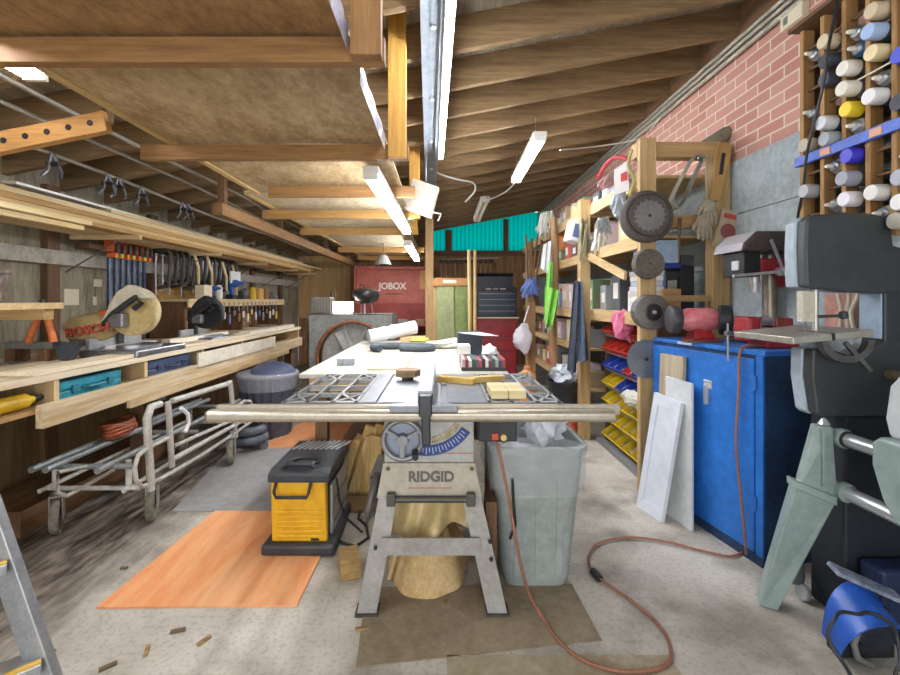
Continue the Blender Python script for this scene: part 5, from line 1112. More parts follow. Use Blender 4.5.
sawtooth(646, 359, FY-.02, .125, 'thin round steel saw blade hanging lowest on the shelving post')
# sanding belt loop, slotted wooden paddle, gloves, sandpaper pack
t = thing('sanding_belt', 'grey sanding belt loop hanging in the top bay of the shelving', 'belt', P(683, 185, FY+.06))
ctr = [P(703, 158, 2.87), P(697, 170, 2.87), P(689, 188, 2.87), P(682, 203, 2.87), P(676, 210, 2.87), P(671, 206, 2.87), P(671, 198, 2.87), P(678, 183, 2.87), P(686, 168, 2.87), P(694, 156, 2.87)]
nn = len(ctr); vs = [p+V((0, -.04, 0)) for p in ctr]+[p+V((0, .03, 0)) for p in ctr]
sm_ = smooth(ctr+[ctr[0]], 5)[:-1]; nn = len(sm_)
mb = MB(); mb.add([p+V((0, -.04, 0)) for p in sm_]+[p+V((0, .028, 0)) for p in sm_], [(i, (i+1) % nn, nn+(i+1) % nn, nn+i) for i in range(nn)], True)
cc0 = sum(sm_, V((0, 0, 0)))/nn
mb.add([(cc0+(p-cc0)*.93)+V((0, -.04, 0)) for p in sm_]+[(cc0+(p-cc0)*.93)+V((0, .028, 0)) for p in sm_], [(i, nn+i, nn+(i+1) % nn, (i+1) % nn) for i in range(nn)], True)
mb.add([p+V((0, -.04, 0)) for p in sm_]+[(cc0+(p-cc0)*.93)+V((0, -.04, 0)) for p in sm_], [(i, nn+i, nn+(i+1) % nn, (i+1) % nn) for i in range(nn)])
mb.build('belt', M('#8e8d80', .7, 0, '#716f63', 8), t)
MB().cyl(P(698, 158, 2.83), P(698, 158, FY+.1), .006).build('nail', STEEL, t)
t = thing('wooden_paddle', 'slotted wooden paddle hanging on the right post of the near bay', 'paddle', P(722, 172, FY-.01))
M4 = Matrix.Translation(P(720, 172, FY-.008)) @ Matrix.Rotation(.14, 4, 'Y')
out = [(-.05, -.19), (-.035, -.06), (-.05, .05), (-.045, .16), (-.03, .19), (.03, .19), (.048, .16), (.05, .05), (.03, -.06), (.02, -.19)]
MB().prism(out, -.012, .012, 'Y').xf(M4).build('blade', wood('#b69257', '#8d6c3a', 'Z'), t, .004)
MB().box(-.012, .012, -.0135, -.0122, -.02, .12).xf(M4).build('slot', BLACK, t)
for px, py, lab in ((704, 222, 'beige leather work glove hanging left of the sandpaper pack'), (709, 207, 'bundle of beige string hanging above the work glove')):
    c = P(px, py, FY-.03)
    if 'glove' in lab:
        t = thing('work_glove', lab, 'glove', c)
        MB().blob(c, (.05, .022, .05), .15, 2, 3).build('palm', M('#a79b86', .9, 0, '#857a67', 12, .2), t)
        for k in range(4): MB().tube([c+V((-.033+.022*k, 0, -.03)), c+V((-.04+.025*k, -.01, -.08)), c+V((-.036+.025*k, -.005, -.11-.01*(k in (1, 2))))], [.014, .013, .009], 8).build('finger', M('#a79b86', .9, 0, '#857a67', 12, .2), t)
        MB().tube([c+V((-.04, 0, .0)), c+V((-.07, -.01, -.03)), c+V((-.075, -.01, -.055))], [.014, .013, .009], 8).build('thumb', M('#a79b86', .9, 0, '#857a67', 12, .2), t)
    else:
        pts = [c+V((.05*math.sin(k*1.7)*math.cos(k*.31), .012*math.sin(k*2.3), .06*math.cos(k*1.13))) for k in range(50)]
        tag(MB().tube(smooth(pts, 3), .006, 6).build('string_bundle', M('#c4b797', .9)), lab, 'string')
bent('rope', 'thin rope hanging vertically beside the slotted paddle', 'rope', [P(707, 155, FY-.002), P(706, 180, FY-.01), P(707, 200, FY-.005)], .007, M('#b0a284', .9, 0, '#8b7d60', 30))
t = thing('sandpaper_pack', 'tan sandpaper pack with a red round emblem on the right post', 'pack', P(728, 230, FY-.02))
M5 = Matrix.Translation(P(727, 230, FY-.016)) @ Matrix.Rotation(-.24, 4, 'Y').inverted()
MB().box(-.066, .066, -.012, .012, -.125, .125).xf(M5).build('pack', M('#b9a68d', .6, 0, '#a08d74', 5), t, .002)
MB().lathe([(0, 0), (.048, 0), (.048, .002), (0, .002)], (0, 0, 0), 'Z', 28, Matrix(((1, 0, 0), (0, 0, -1), (0, 1, 0)))).xf(M5 @ Matrix.Translation((0, -.0122, -.01))).build('emblem', M('#8c4a4c', .6), t)
MB().box(-.05, .045, -.0135, -.0122, .07, .1).xf(M5).build('red_band', M('#a9443f', .6), t)
t = thing('clamp_tool', 'rusty pointed tool hanging from the middle rail of the near bay', 'tool', P(680, 245, FY))
MB().tube([P(680, 218, FY+.02), P(679, 235, FY-.01), P(679, 262, FY-.01)], [.012, .01, .004], 8).build('shank', M('#6b5546', .6, .4), t)
tag(MB().tube([P(697, 150, FY+.12), P(712, 143, FY+.1), P(728, 133, FY+.08), P(732, 128, FY+.08)], [.04, .05, .05, .02], 10).build('rolled_cloth', M('#8c8776', .85, 0, '#6e6959', 9)), 'dull rolled cloth lying on the top rail of the near bay', 'cloth')
# cords, hoses and rags along the shelving front
def tangle(name, px, py, Y, rx, rz, n, r, mat, lab, cat='cord', seed=1):
    c = P(px, py, Y); q = random.Random(seed); pts = []
    n = int(n*1.5)
    for k in range(n):
        top = k % 2 == 0
        zz = rz*(.55+.45*q.random()) if top else -rz*(.1+.9*q.random()); f = .45 if top else 1
        pts.append(c+V((rx*f*(2*q.random()-1), -.02+.03*(2*q.random()-1), zz)))
    return tag(MB().tube(smooth(pts, 4), r, 6).build(name, mat), lab, cat)
CW = M('#cfccc2', .5); CG = M('#8b8f95', .5)
tangle('cord_bundle', 601, 243, 3.75, .09, .13, 26, .009, CW, 'white cord bundle hanging from the shelf front, left of the dark wheel', seed=1)
tangle('cord_bundle', 601, 226, 3.45, .08, .06, 18, .012, CG, 'grey-blue cord bundle above the white cords', seed=2)
tangle('cord_bundle', 583, 240, 3.88, .06, .2, 24, .008, M('#8a8266', .6), 'olive cord bundle hanging on the middle post', seed=3)
tangle('cord_bundle', 617, 205, 3.1, .06, .11, 20, .012, M('#b9c1cc', .5), 'pale blue cord coil under the red label card', seed=4)
tangle('cord_bundle', 612, 183, 3.15, .12, .05, 18, .010, M('#b98f8e', .5), 'pink cord lying at the top left of the shelving', seed=5)
tangle('cord_bundle', 546, 225, 4.95, .12, .16, 26, .010, M('#b3b3a8', .5), 'grey-green cord bundle near the log post top', seed=6)
tangle('cord_bundle', 531, 288, 5.46, .13, .14, 30, .010, M('#5f79b8', .4), 'blue fringe bundle hanging left of the green rag', seed=7)
bent('red_hose', 'red hose end curved over the shelving top', 'hose', smooth([P(598, 178, 3.2), P(606, 165, 3.2), P(614, 158, 3.15), P(624, 158, 3.1), P(628, 162, 3.1)]), .016, M('#b5444a', .5))
bent('rope', 'yellow-green rope coil on the near shelving post', 'rope', smooth([P(632, 150, FY-.02), P(628, 165, FY-.03), P(634, 180, FY-.03), P(630, 195, FY-.02), P(634, 200, FY-.02)]), .01, M('#a39a5c', .8))
t = thing('label_card', 'white hanging card with a red spot by the shelving top', 'card', P(621, 178, 3.0))
MB().slab([P(614, 170, 3.05), P(628, 160, 3.0), P(629, 190, 3.0), P(614, 196, 3.05)], .004).build('card', M('#dad6d6', .6), t)
MB().slab([P(621, 174, 3.02), P(627, 171, 3.0), P(627, 180, 3.0), P(621, 182, 3.02)], -.004).build('red_spot', M('#c23b36', .6), t)
t = thing('white_jug', 'white plastic jug with blue label on the upper shelf by the orange bag', 'jug', P(576, 230, 3.98))
c = P(574, 232, 4.05)
MB().obox(c, .12, .16, .2, (0, .25, .1)).build('jug', M('#dfe0e4', .4), t, .02); MB().obox(c+V((-.0, -.085, 0)), .06, .006, .12, (0, .25, .1)).build('label', M('#51658c', .5), t)
tag(MB().blob(FX(564, 243, 1.44)+V((0, 0, .02)), (.09, .16, .13), .2, 11, 3).build('orange_bag', M('#e08a3c', .5, 0, '#c66f26', 5)), 'bright orange bag on the upper shelf left of the white jug', 'bag')
def rag(name, lab, tl, tr, bl_, br_, mat, cat, amp=.02, Yv=None, folds=4):
    tl, tr, bl_, br_ = map(V, (tl, tr, bl_, br_))
    def f(u, v):
        p = tl.lerp(tr, u).lerp(bl_.lerp(br_, u), v)
        return p+V((0, amp*math.sin(u*folds*PI+v*1.5), 0))
    return tag(MB().sheet(f, 24, 16, .005).build(name, mat), lab, cat)
rag('green_rag', 'lime green rag hanging on the log post', P(547, 262, 4.78), P(553, 262, 4.78), P(545, 322, 4.78), P(550, 330, 4.78), M('#8fd060', .8, 0, '#72b544', 6), 'rag', .03, folds=3)
bpy.data.objects['green_rag'].data.transform(Matrix.Identity(4))
rag('green_cloth', 'wider fold of lime green cloth below the rag knot', P(545, 286, 4.74), P(559, 290, 4.74), P(545, 312, 4.74), P(552, 326, 4.74), M('#8fd060', .8, 0, '#72b544', 6), 'rag', .025, folds=3)
rag('white_towel', 'white towel hanging above the green rag', P(543, 245, 4.8), P(552, 240, 4.8), P(541, 268, 4.8), P(550, 276, 4.8), M('#dfdfdf', .8, 0, '#c9c9cb', 6), 'towel', .02)
rag('work_trousers', 'dark blue-grey jeans hanging left leg from the middle post', P(574, 281, 3.86), P(579, 281, 3.84), P(568, 371, 3.84), P(577, 373, 3.82), M('#3f4757', .9, 0, '#2e3442', 8), 'clothing', .03, folds=2)
rag('work_coat', 'blue-grey cloth hanging beside the dark jeans on the middle post', P(579, 282, 3.83), P(582, 282, 3.83), P(578, 362, 3.8), P(590, 360, 3.8), M('#5a6476', .9, 0, '#454e5f', 8), 'clothing', .03, folds=2)
tag(MB().box(1.08, 1.17, 5.45, 5.54, 0, 1.21).build('wooden_post', wood('#a5794f', '#7b5636', 'Z')), 'short brown post at the end of the shelving, carrying a white bag', 'post')
tag(MB().blob(P(522, 338, 5.32), (.11, .09, .16), .3, 13, 3).cyl(P(524, 322, 5.32), P(529, 306, 5.452), .008).build('plastic_bag', M('#e6e2e6', .35, 0, '#cfc9d2', 6)), 'white plastic bag hanging at the end of the shelving', 'bag')
tag(MB().blob(P(623, 325, 3.25), (.075, .06, .105), .35, 14, 3, 5).build('plastic_bag', M('#e58aa8', .4, 0, '#cf5f86', 7)), 'pink plastic bag hanging above the red bins', 'bag')
for k, (px, py0, py1) in enumerate(((526, 235, 300), (532, 238, 290), (537, 236, 300), (542, 240, 305), (529, 250, 285))):
    bent('garden_stake', '%s brown stick in the bundle hanging at the shelving end' % ORD[k], 'stick', [P(px, py0, 5.5), V((1.09+.016*k, 5.495, 1.212))], .014, wood('#8d6b4b', '#65482f', 'Z'), 'sticks at the shelving end')
t = thing('storage_bucket', 'black bucket with orange base on the floor left of the middle post', 'bucket', P(570, 380, 4.2))
c = FZ(574, 432, 0)
MB().lathe([(.12, .0005), (.14, .26), (0, .26)], (1.165, 4.15, 0), n=24).build('orange_bucket', M('#d9622b', .5), t)
MB().lathe([(.14, .2605), (.155, .46), (.165, .47), (.165, .49), (.15, .49), (.14, .3), (0, .29)], (1.165, 4.15, 0), n=24).build('black_bucket', BLACK, t)
tag(MB().blob((1.165, 4.15, .55), (.12, .11, .09), .35, 21, 3, 5).build('plastic_film', M('#cfd4da', .3, 0, '#8f979f', 7)), 'crumpled pale plastic stuffed in the black and orange bucket', 'film')
t = thing('orange_jug', 'white and orange jug standing behind the outfeed table', 'jug', (.98, 5.0, 0))
MB().lathe([(.1, .0005), (.11, .3), (.09, .42), (.04, .46), (.04, .5), (0, .5)], (.98, 5.0, 0), n=20).build('jug', M('#dcb48a', .5, 0, '#c8793a', 3), t); MB().tube([(.98, 4.9, .44), (.98, 4.86, .42), (.98, 4.86, .3), (.98, 4.9, .27)], .012).build('handle', WHITE, t)
# ---- parts bins
t = thing('bin_rack', 'low timber rack of sloped shelves for the coloured parts bins', 'rack', (1.55, 3.4, 0))
for k in range(7): MB().hexa([(1.455, 2.98, .035+.15*k), (1.70, 2.98, .085+.15*k), (1.70, 3.90, .085+.15*k), (1.455, 3.90, .035+.15*k), (1.455, 2.98, .045+.15*k), (1.70, 2.98, .095+.15*k), (1.70, 3.90, .095+.15*k), (1.455, 3.90, .045+.15*k)]).build('shelf', GREY, t)
for y in (2.965, 3.90): MB().box(1.46, 1.72, y, y+.015, 0, 1.08).build('side', OLD('Z'), t)
MB().box(1.38, 1.44, 2.98, 3.92, 0, .035).build('kick_rail', M('#77787a', .6), t)
BC = {'y': ('#f2cf2a', '#dcb81a'), 'r': ('#d8402f', '#b82d20'), 'b': ('#3050c0', '#223b98')}
BN = {'y': 'yellow', 'r': 'red', 'b': 'blue'}
rows = ['yyyyyy', 'yyyyyy', 'yyyyyy', 'bbbbyy', 'bbrbbb', 'bbrrrr', 'rrrrrr']
RN = ['lowest', 'second', 'third', 'fourth', 'fifth', 'sixth', 'topmost']
protos = {}
def make_bin(c, label):
    t = thing('parts_bin', label, 'bin', (0, 0, 0), 'parts bins in the rack')
    m_ = M(BC[c][0], .35, 0, BC[c][1], 6)
    w_, L_, h = .066, .20, .105; q = MB()
    # open hopper: front at -x, outer shell and inner shell
    sides = [(-.02, .004), (-.055, .052), (-.015, .075), (.06, h), (L_, h), (L_, .0), (0, 0)]
    for y in (-w_, w_-.003): q.prism([(x, z) for x, z in sides], y, y+.003, 'Y')
    q.box(0, L_, -w_+.003, w_-.003, 0, .004).box(L_-.004, L_, -w_+.003, w_-.003, .004, h)
    q.slab([(-.02, -w_+.003, .0), (-.02, w_-.003, .0), (-.055, w_-.003, .052), (-.055, -w_+.003, .052)], .003)
    q.build('hopper', m_, t, .001)
    MB().box(-.061, -.053, -w_, w_, .044, .056).build('lip', m_, t, .003)
    MB().blob((.07, 0, .035), (.10, .055, .028), .3, 2, 2).build('hardware', M('#9a968c', .5, .4, '#6f6b62', 20), t)
    return t
for r, row in enumerate(rows):
    for k, c in enumerate(row):
        lab = '%s parts bin in the %s row of the rack, %s from the near end' % (BN[c], RN[r], ORD[k])
        o = make_bin(c, lab) if c not in protos else dup(protos[c], label=lab)
        protos.setdefault(c, o); o.location = (1.475, 3.06+.148*k, .0515+.15*r); o.rotation_euler = (0, -.2, 0)
tag(MB().box(1.385, 1.40, 2.955, 2.975, .25, .72).build('pale_strip', WHITE), 'thin white strip standing beside the yellow bins near the post', 'strip')
tag(MB().blob((1.40, 3.22, .53), (.05, .14, .055), .3, 17, 3, 5).build('plastic_film', M('#dcd9cc', .25, 0, '#c3bfae', 7)), 'crumpled clear film lying over the yellow bins', 'film')

# ================================================================ BACK OF THE SHOP
JY = 7.4
t = thing('job_site_chest', 'big red steel job chest with its lid open against the back', 'chest', (-.85, JY, 0))
JR = M('#b8695a', .6, .05, '#9c4d40', 3); JD = M('#9c4238', .6, .05, '#7b3029', 3)
x0, x1 = P(348, 0, JY).x, P(433, 0, JY).x
MB().box(x0, x1, JY, JY+.65, .0005, .62).build('body', JD, t, .006)
MB().box(x0, x1, JY+.62, JY+.66, 1.19, 1.86).box(x0, x1, JY+.55, JY+.62, 1.80, 1.86).box(x0, x0+.03, JY+.5, JY+.62, 1.19, 1.86).box(x1-.03, x1, JY+.5, JY+.62, 1.19, 1.86).build('lid', JR, t, .004)
MB().box(x0, x1, JY+.55, JY+.66, .62, 1.19).build('back_panel', JD, t, .004)
MB().box(x0+.03, x1-.03, JY+.05, JY+.54, .80, .83).build('tray', JD, t); MB().box(x0, x0+.03, JY, JY+.55, .62, .95).build('side', JD, t); MB().box(x1-.03, x1, JY, JY+.55, .62, .95).build('side', JD, t)
text('JOBOX', .165, M('#ded8cd', .6), t, (-.885, JY+.613, 1.50), sx=.95, bold=.005)
MB().box(x0+.55, x0+.85, JY+.612, JY+.62, 1.35, 1.37).build('rust_mark', M('#6d3a24', .7), t)
MB().box(x1-.25, x1-.04, JY+.605, JY+.62, 1.45, 1.78).build('notice', M('#c79b66', .7, 0, '#b08450', 4), t)
for k, (cx, c_) in enumerate(((x0+.3, 'red'), (x0+.9, 'grey'), (x0+1.2, 'brown'))):
    tag(MB().obox((cx, JY+.3, .87), .16, .2, .08).build('tool_box', M({'red': '#9b3b32', 'grey': '#7d7a76', 'brown': '#7a5a3e'}[c_], .5), None, .006), '%s small box in the tray of the red job chest' % c_, 'box')
# old drum fan in a square housing
fY = 4.85
t = thing('drum_fan', 'old square metal fan housing with rusty round opening behind the outfeed table', 'fan', (-.98, fY+.2, 0))
fx0, fx1 = P(308, 0, fY).x, P(393, 0, fY).x; fz = 1.25-14/440*fY
fc = V(((fx0+fx1)/2+.02, fY, .62)); fr_ = .39
G2 = M('#8e8f8b', .55, .4, '#6b6a64', 4)
n = 48; ring_o = []; hx = (fx1-fx0)/2
mb = MB()
outer = []
for k in range(n):
    a_ = 2*PI*k/n; ca, sa = math.cos(a_), math.sin(a_); s_ = min((fx1-fc.x if ca > 0 else fc.x-fx0)/max(abs(ca), 1e-6), (fz-fc.z if sa > 0 else fc.z-.02)/max(abs(sa), 1e-6)); outer.append((fc.x+s_*ca, fY, fc.z+s_*sa))
inner = [(fc.x+fr_*math.cos(2*PI*k/n), fY, fc.z+fr_*math.sin(2*PI*k/n)) for k in range(n)]
mb.add(outer+inner, [(k, (k+1) % n, n+(k+1) % n, n+k) for k in range(n)])
mb.box(fx0, fx0+.01, fY, fY+.4, .02, fz).box(fx1-.01, fx1, fY, fY+.4, .02, fz).box(fx0, fx1, fY, fY+.4, fz-.01, fz).box(fx0, fx1, fY, fY+.4, .0005, .02)
mb.build('housing', G2, t)
MB().tube([(fc.x+fr_*math.cos(2*PI*k/n), fY-.002, fc.z+fr_*math.sin(2*PI*k/n)) for k in range(n)], .018, 8, True).build('rusty_ring', M('#9c6a4a', .7, .3, '#6f432c', 9), t)
MB().lathe([(0, .0), (fr_-.02, 0), (fr_-.02, .01), (0, .01)], (fc.x, fY+.14, fc.z), 'Y', 40).build('back_plate', M('#b3b1aa', .55, .1, '#87847c', 4), t)
for k in range(4):
    a_ = .5+k*PI/2; MB().obox((fc.x+.17*math.cos(a_), fY+.08, fc.z+.17*math.sin(a_)), .30, .008, .13, (.35, -a_, 0)).build('blade', M('#a3a29b', .5, .3, '#77756d', 5), t)
MB().lathe([(0, -.08), (.06, -.08), (.07, 0), (.07, .035), (0, .035)], (fc.x, fY+.10, fc.z), 'Y', 20).build('motor_hub', M('#7b7a75', .5, .4), t)
for a_ in (1.15, 1.85): MB().bar((fc.x, fY+.05, fc.z), (fc.x+fr_*math.cos(a_), fY+.05, fc.z+fr_*math.sin(a_)), .02, .012).build('strut', M('#a9a9a4', .5, .4), t)
# kettle lid, flood lamp, cage on top of the fan housing
kc = P(366, 296, 5.05); r_ = .155
t = thing('kettle_bowl', 'black kettle grill bowl with handle sitting on top of the fan housing', 'kettle grill', (kc.x, kc.y, fz))
kz = kc.z+.01
MB().lathe([(0, -.105), (.06, -.10), (.12, -.065), (.158, -.01), (r_, .015), (r_, .02), (.15, .045), (.09, .072), (0, .082)], (kc.x, kc.y, kz), n=32).build('bowl', M('#3a3836', .3, .3, '#262524', 5), t)
MB().tube([(kc.x-.07, kc.y, kz+.07), (kc.x-.07, kc.y, kz+.115), (kc.x-.02, kc.y, kz+.115), (kc.x-.02, kc.y, kz+.075)], .008).build('handle', BLACK, t)
for dx, dy in ((-.07, .05), (.07, .05), (0, -.08)): MB().cyl((kc.x+dx*.8, kc.y+dy*.8, kz-.075), (kc.x+dx, kc.y+dy, fz), .007).build('leg', STEEL, t)
lp = P(344, 305, 5.0)
t = thing('flood_lamp', 'lit white flood lamp standing on the fan housing', 'lamp', (lp.x, lp.y, fz))
MB().box(lp.x-.13, lp.x+.11, lp.y, lp.y+.05, fz+.01, fz+.14).build('housing', GREY, t, .006)
MB().box(lp.x-.12, lp.x+.10, lp.y-.008, lp.y, fz+.018, fz+.132).build('lens', glow('#fff8ec', 30), t)
MB().box(lp.x-.06, lp.x+.04, lp.y, lp.y+.08, fz, fz+.01).build('foot', BLACK, t)
lc = P(322, 299, 5.0)
t = thing('wire_cage_heater', 'grey boxy heater with a bent pipe on the left of the fan housing', 'heater', (lc.x, lc.y, fz))
MB().box(lc.x-.14, lc.x+.10, lc.y+.0, lc.y+.2, fz, fz+.19).build('body', M('#8f8a82', .5, .3, '#716b62', 6), t, .02)
for k in range(7): MB().box(lc.x-.125+.035*k, lc.x-.115+.035*k, lc.y-.005, lc.y, fz+.02, fz+.17).build('grille_bar', M('#6d6963', .5, .4), t)
MB().tube([(lc.x+.08, lc.y+.1, fz+.19), (lc.x+.08, lc.y+.1, fz+.25), (lc.x+.115, lc.y+.1, fz+.26), (lc.x+.125, lc.y+.1, fz+.2)], .012).build('pipe', M('#5f4c42', .5, .3), t)
# hanging metal clamp lamp under the last loft
hp = P(383, 262, 6.2)
t = thing('clamp_lamp', 'round aluminium reflector lamp hanging in front of the red chest lid', 'lamp', hp)
MB().lathe([(.06, .08), (.05, .1), (.0, .105)], hp, n=20).lathe([(.05, .1), (.085, .04), (.115, -.03), (.118, -.035), (.08, .035), (.045, .095)], hp, n=28).build('reflector', M('#b9bbc0', .3, .8), t)
MB().lathe([(0, -.06), (.03, -.05), (.038, -.02), (.02, .03), (0, .03)], hp, n=16).build('bulb', M('#3a3b3d', .4), t); MB().cyl(hp+V((0, 0, .1)), (hp.x, hp.y, LZ+.088), .005).build('cord', BLACK, t)
# green panels, cardboard, poles
for k, (a0, a1, col, c2, lab) in enumerate(((437, 454, '#b3b98a', '#8f9a6c', 'left pale green fibrous board standing behind the outfeed table'), (455, 472, '#93a066', '#6f7f49', 'right mossy green fibrous board standing behind the outfeed table'))):
    A0, A1 = P(a0, 286, 6.6), P(a1, 286, 6.6)
    tag(MB().box(A0.x, A1.x, 6.6, 6.625, .0005, A0.z).build('insulation_board', M(col, .8, 0, c2, 14, .2)), lab, 'board')
t = thing('cardboard_box', 'flattened cardboard box lying on top of the green boards', 'box', P(452, 284, 6.62))
q = P(433, 280, 6.6), P(471, 287, 6.6)
MB().box(q[0].x, q[1].x, 6.58, 6.98, P(0, 286, 6.6).z+.0005, q[0].z+.03).build('box', M('#c08d58', .7, 0, '#a8743f', 4), t, .004); MB().box(q[0].x+.15, q[0].x+.35, 6.577, 6.58, q[0].z-.05, q[0].z).build('tape', M('#e0d6c4', .5), t)
tag(MB().box(P(433, 0, 6.6).x, P(471, 0, 6.6).x, 6.64, 6.96, .0005, P(0, 286, 6.6).z).build('plywood_stack', PINE('Z')), 'stack of brown panels standing behind the green boards', 'panel')
for k, (px, py0, px1, lab) in enumerate(((469, 250, 471, 'left pale pole leaning by the black tool chest'), (475, 250, 475, 'right pale pole leaning by the black tool chest'))):
    a0, a1 = P(px1, 352, 6.3), P(px, py0, 6.4); a0.z = .0005+.02
    bent('wooden_pole', lab, 'pole', [V((a0.x, a0.y, .001)), a1], .026, wood('#e2c795', '#c9a86e', 'Z'))
# tool chest and roll cabinet
TY = 6.5
tx0, tx1 = P(477, 0, TY).x, P(517, 0, TY).x
t = thing('roll_cabinet', 'red steel roll cabinet under the black tool chest at the back', 'cabinet', ((tx0+tx1)/2, TY, 0))
zc = P(0, 317, TY).z
MB().box(tx0, tx1, TY, TY+.45, .06, zc-.02).build('body', M('#8e2227', .45, 0, '#711a1e', 5), t, .004)
for k in range(4): dr = MB().box(tx0+.02, tx1-.02, TY-.012, TY, .09+.21*k, .28+.21*k).build('drawer', M('#9b272c', .45, 0, '#7d1d21', 5), t, .004); MB().box(tx0+.1, tx1-.1, TY-.024, TY-.012, .25+.21*k, .265+.21*k).build('pull', M('#6b3335', .4), dr)
for x in (tx0+.05, tx1-.05):
    for y in (TY+.05, TY+.4): MB().lathe([(0, -.02), (.03, -.02), (.03, .02), (0, .02)], (x, y, .03), 'X', 14).build('castor', RUBBER, t)
MB().box(tx0-.03, tx1+.03, TY-.03, TY+.46, zc-.02, zc).build('top_board', wood('#cfc3ab', '#b0a184', 'X'), t)
t = thing('tool_chest', 'black tool chest with raised lid standing on the red roll cabinet', 'tool chest', ((tx0+tx1)/2, TY, zc))
zt = P(0, 289, TY).z
BK = M('#23262e', .4, .1, '#181a20', 6)
MB().box(tx0, tx1, TY, TY+.4, zc+.0005, zt-.02).build('body', BK, t, .004)
for k in range(4): dr = MB().box(tx0+.015, tx1-.015, TY-.01, TY, zc+.02+.085*k, zc+.098+.085*k).build('drawer', M('#2b303b', .35, .2, '#1f232c', 6), t, .003); MB().box(tx0+.03, tx1-.03, TY-.02, TY-.01, zc+.085+.085*k, zc+.093+.085*k).build('pull', M('#6f7684', .3, .6), dr)
MB().box(tx0, tx0+.012, TY, TY+.4, zt-.02, zt+.03).box(tx1-.012, tx1, TY, TY+.4, zt-.02, zt+.03).box(tx0, tx1, TY+.385, TY+.4, zt-.02, zt+.22).build('box_sides', BK, t)
zl = P(0, 273, TY).z
MB().slab([(tx0, TY+.32, zl), (tx1, TY+.32, zl), (tx1, TY+.4, zt+.2), (tx0, TY+.4, zt+.2)], .02).build('lid', BK, t)
for k, (dx, c_) in enumerate(((.14, '#c9cacc'), (.25, '#a9a59c'), (.36, '#c9c4b4'))): tag(MB().tube([(tx0+dx, TY+.1, zt-.0), (tx0+dx+.08, TY+.12, zt+.0)], .018, 8).build('hand_tool', M(c_, .4, .4)), '%s pale tool lying in the open black tool chest' % ORD[k], 'tool', 'tools in the black chest')
# garden tools hung along the back wall
t = thing('tool_rail', 'pale pipe rail along the back wall under the teal strip', 'rail', (.6, YB-.06, 2.0))
MB().cyl((-.05, YB-.07, 2.02), (1.1, YB-.07, 2.06), .014).build('pipe', M('#b9b2a0', .5, .2), t)
for x in (0, 1.05): MB().box(x-.015, x+.015, YB-.08, YB-.001, 2.0, 2.03).build('bracket', STEEL, t)
for k in range(11):
    x = .0+.095*k; L_ = R.uniform(.5, .8)
    t = thing('garden_tool', 'long handled tool hanging on the back wall rail, %s from the left' % ORD[k], 'tool', (x, YB-.05, 2-L_), 'long tools on the back wall')
    MB().cyl((x, YB-.09, 1.98), (x+R.uniform(-.02, .02), YB-.06, 2-L_), .013, n=8).build('handle', wood(R.choice(('#c39c6c', '#a57d50', '#d3b484')), '#7d5c3a', 'Z'), t)
    MB().box(x-.035, x+.035, YB-.11, YB-.085, 1.95, 2.02).build('head', M('#4b4540', .6, .4, '#322e2b', 9), t, .005)
# ================================================================ LOOSE THINGS OVERHEAD AND NEAR THE CAMERA
sp = P(424, 196, 3.75)
t = thing('junction_panel', 'tilted beige metal panel hanging from the end of the tube light', 'panel', sp)
c4 = [P(413, 178, 3.78), P(439, 187, 3.74), P(431, 217, 3.70), P(403, 207, 3.74)]
MB().slab(c4, .05).build('panel', M('#cfc8ba', .5, .1, '#b6ad9c', 5), t, .004)
MB().tube([P(404, 200, 3.7), P(398, 202, 3.69), P(401, 211, 3.68)], .007).tube([P(432, 212, 3.66), P(441, 214, 3.65), P(438, 221, 3.65)], .007).build('wire', CW, t)
MB().cyl(P(426, 181, 3.78), V((P(426, 181, 3.78).x, 3.78, zr(-.1)-.06)), .004).build('hanging_wire', STEEL, t)
bent('wire_loop', 'pale cable drooping from the steel beam towards the unlit light', 'cable', smooth([P(436, 172, 4.6), P(445, 176, 4.6), P(460, 180, 4.7), P(473, 183, 4.8), P(475, 190, 4.8), P(469, 198, 4.8), P(465, 202, 4.8)]), .010, CW)
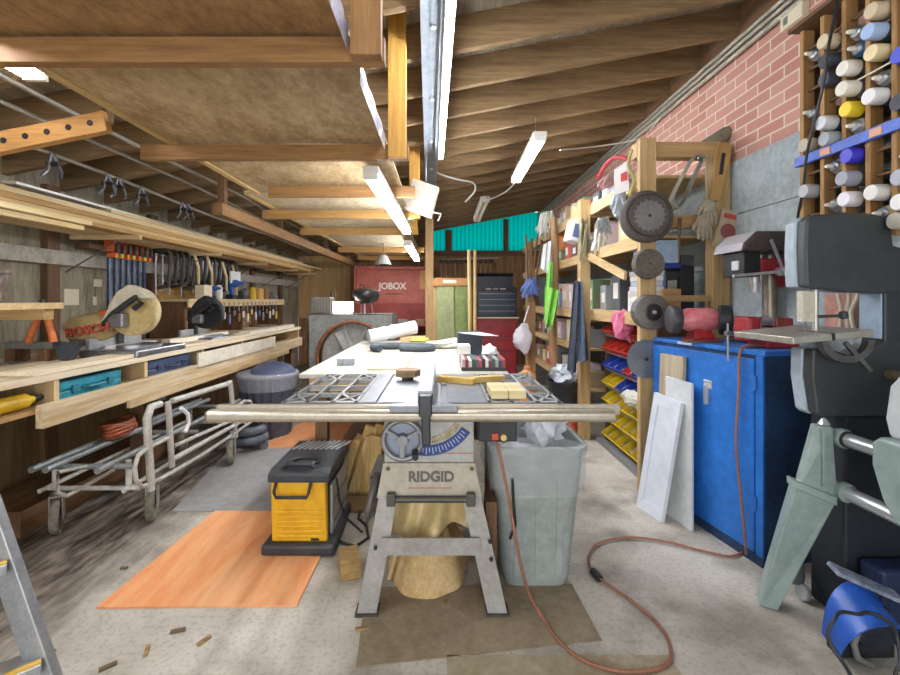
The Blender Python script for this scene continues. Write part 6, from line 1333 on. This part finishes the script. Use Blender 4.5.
bent('wire_loop', 'pale cable running from the unlit light to the lit hanging light', 'cable', smooth([P(486, 196, 5.4), P(489, 199, 5.2), P(498, 196, 5.0), P(508, 190, 4.8), P(517, 180, 4.52)]), .008, CW)
bent('wire_loop', 'pale cable strung from the lit hanging light to the brick wall', 'cable', smooth([P(560, 150, 3.9), P(600, 146, 4.3), P(640, 138, 4.2), FX(660, 118, XW-.05)]), .007, CW)
# stepladder
t = thing('stepladder', 'aluminium stepladder with yellow-edged treads at bottom left', 'ladder', (-1.15, 1.1, 0))
ra, rb = V((-1.0, 1.20, .002)), V((-1.33, 1.20, .95))
ra2, rb2 = V((-1.35, .85, .002)), V((-1.60, .90, .95))
for p, q_ in ((ra, rb), (ra2, rb2)):
    MB().bar(p, q_, .028, .065, (.94, 0, .33)).build('side_rail', ALU, t, .003)
for k, f in enumerate((.28, .56, .84)):
    p, q_ = ra.lerp(rb, f), ra2.lerp(rb2, f)
    st_ = MB().bar(p, q_, .085, .028).build('step', ALU, t, .003); d_ = (q_-p).normalized(); s_ = d_.cross(V((0, 0, 1))).normalized()
    MB().bar(p+V((0, 0, .016))-s_*.03, q_+V((0, 0, .016))-s_*.03, .016, .006).build('yellow_edge', M('#d8b04a', .5), st_)
    for e in (.01, -.01): MB().cyl(p+V((.016, .015, e)), p+V((.024, .018, e)), .006, n=8).build('rivet', M('#55575b', .4, .5), st_)
for p in (ra, ra2): MB().box(p.x-.03, p.x+.03, p.y-.04, p.y+.04, 0, .03).build('foot', RUBBER, t, .004)
# small debris on the floor
for k, (px, py, a_) in enumerate(((178, 632, .3), (204, 642, 1.1), (147, 652, 2.0), (108, 668, .7), (362, 630, .2), (445, 603, 1.2), (124, 569, .1))):
    p = FZ(px, py, 0)
    tag(MB().obox(p+V((0, 0, .0055)), .05 if k != 6 else .03, .014, .009, (0, 0, a_)).build('wood_chip', wood('#b59669' if k % 3 else '#6f5d49', '#6d5637', 'X')), '%s wood chip on the floor, counted from the left foreground' % ORD[k], 'wood chip', 'wood chips on the floor')
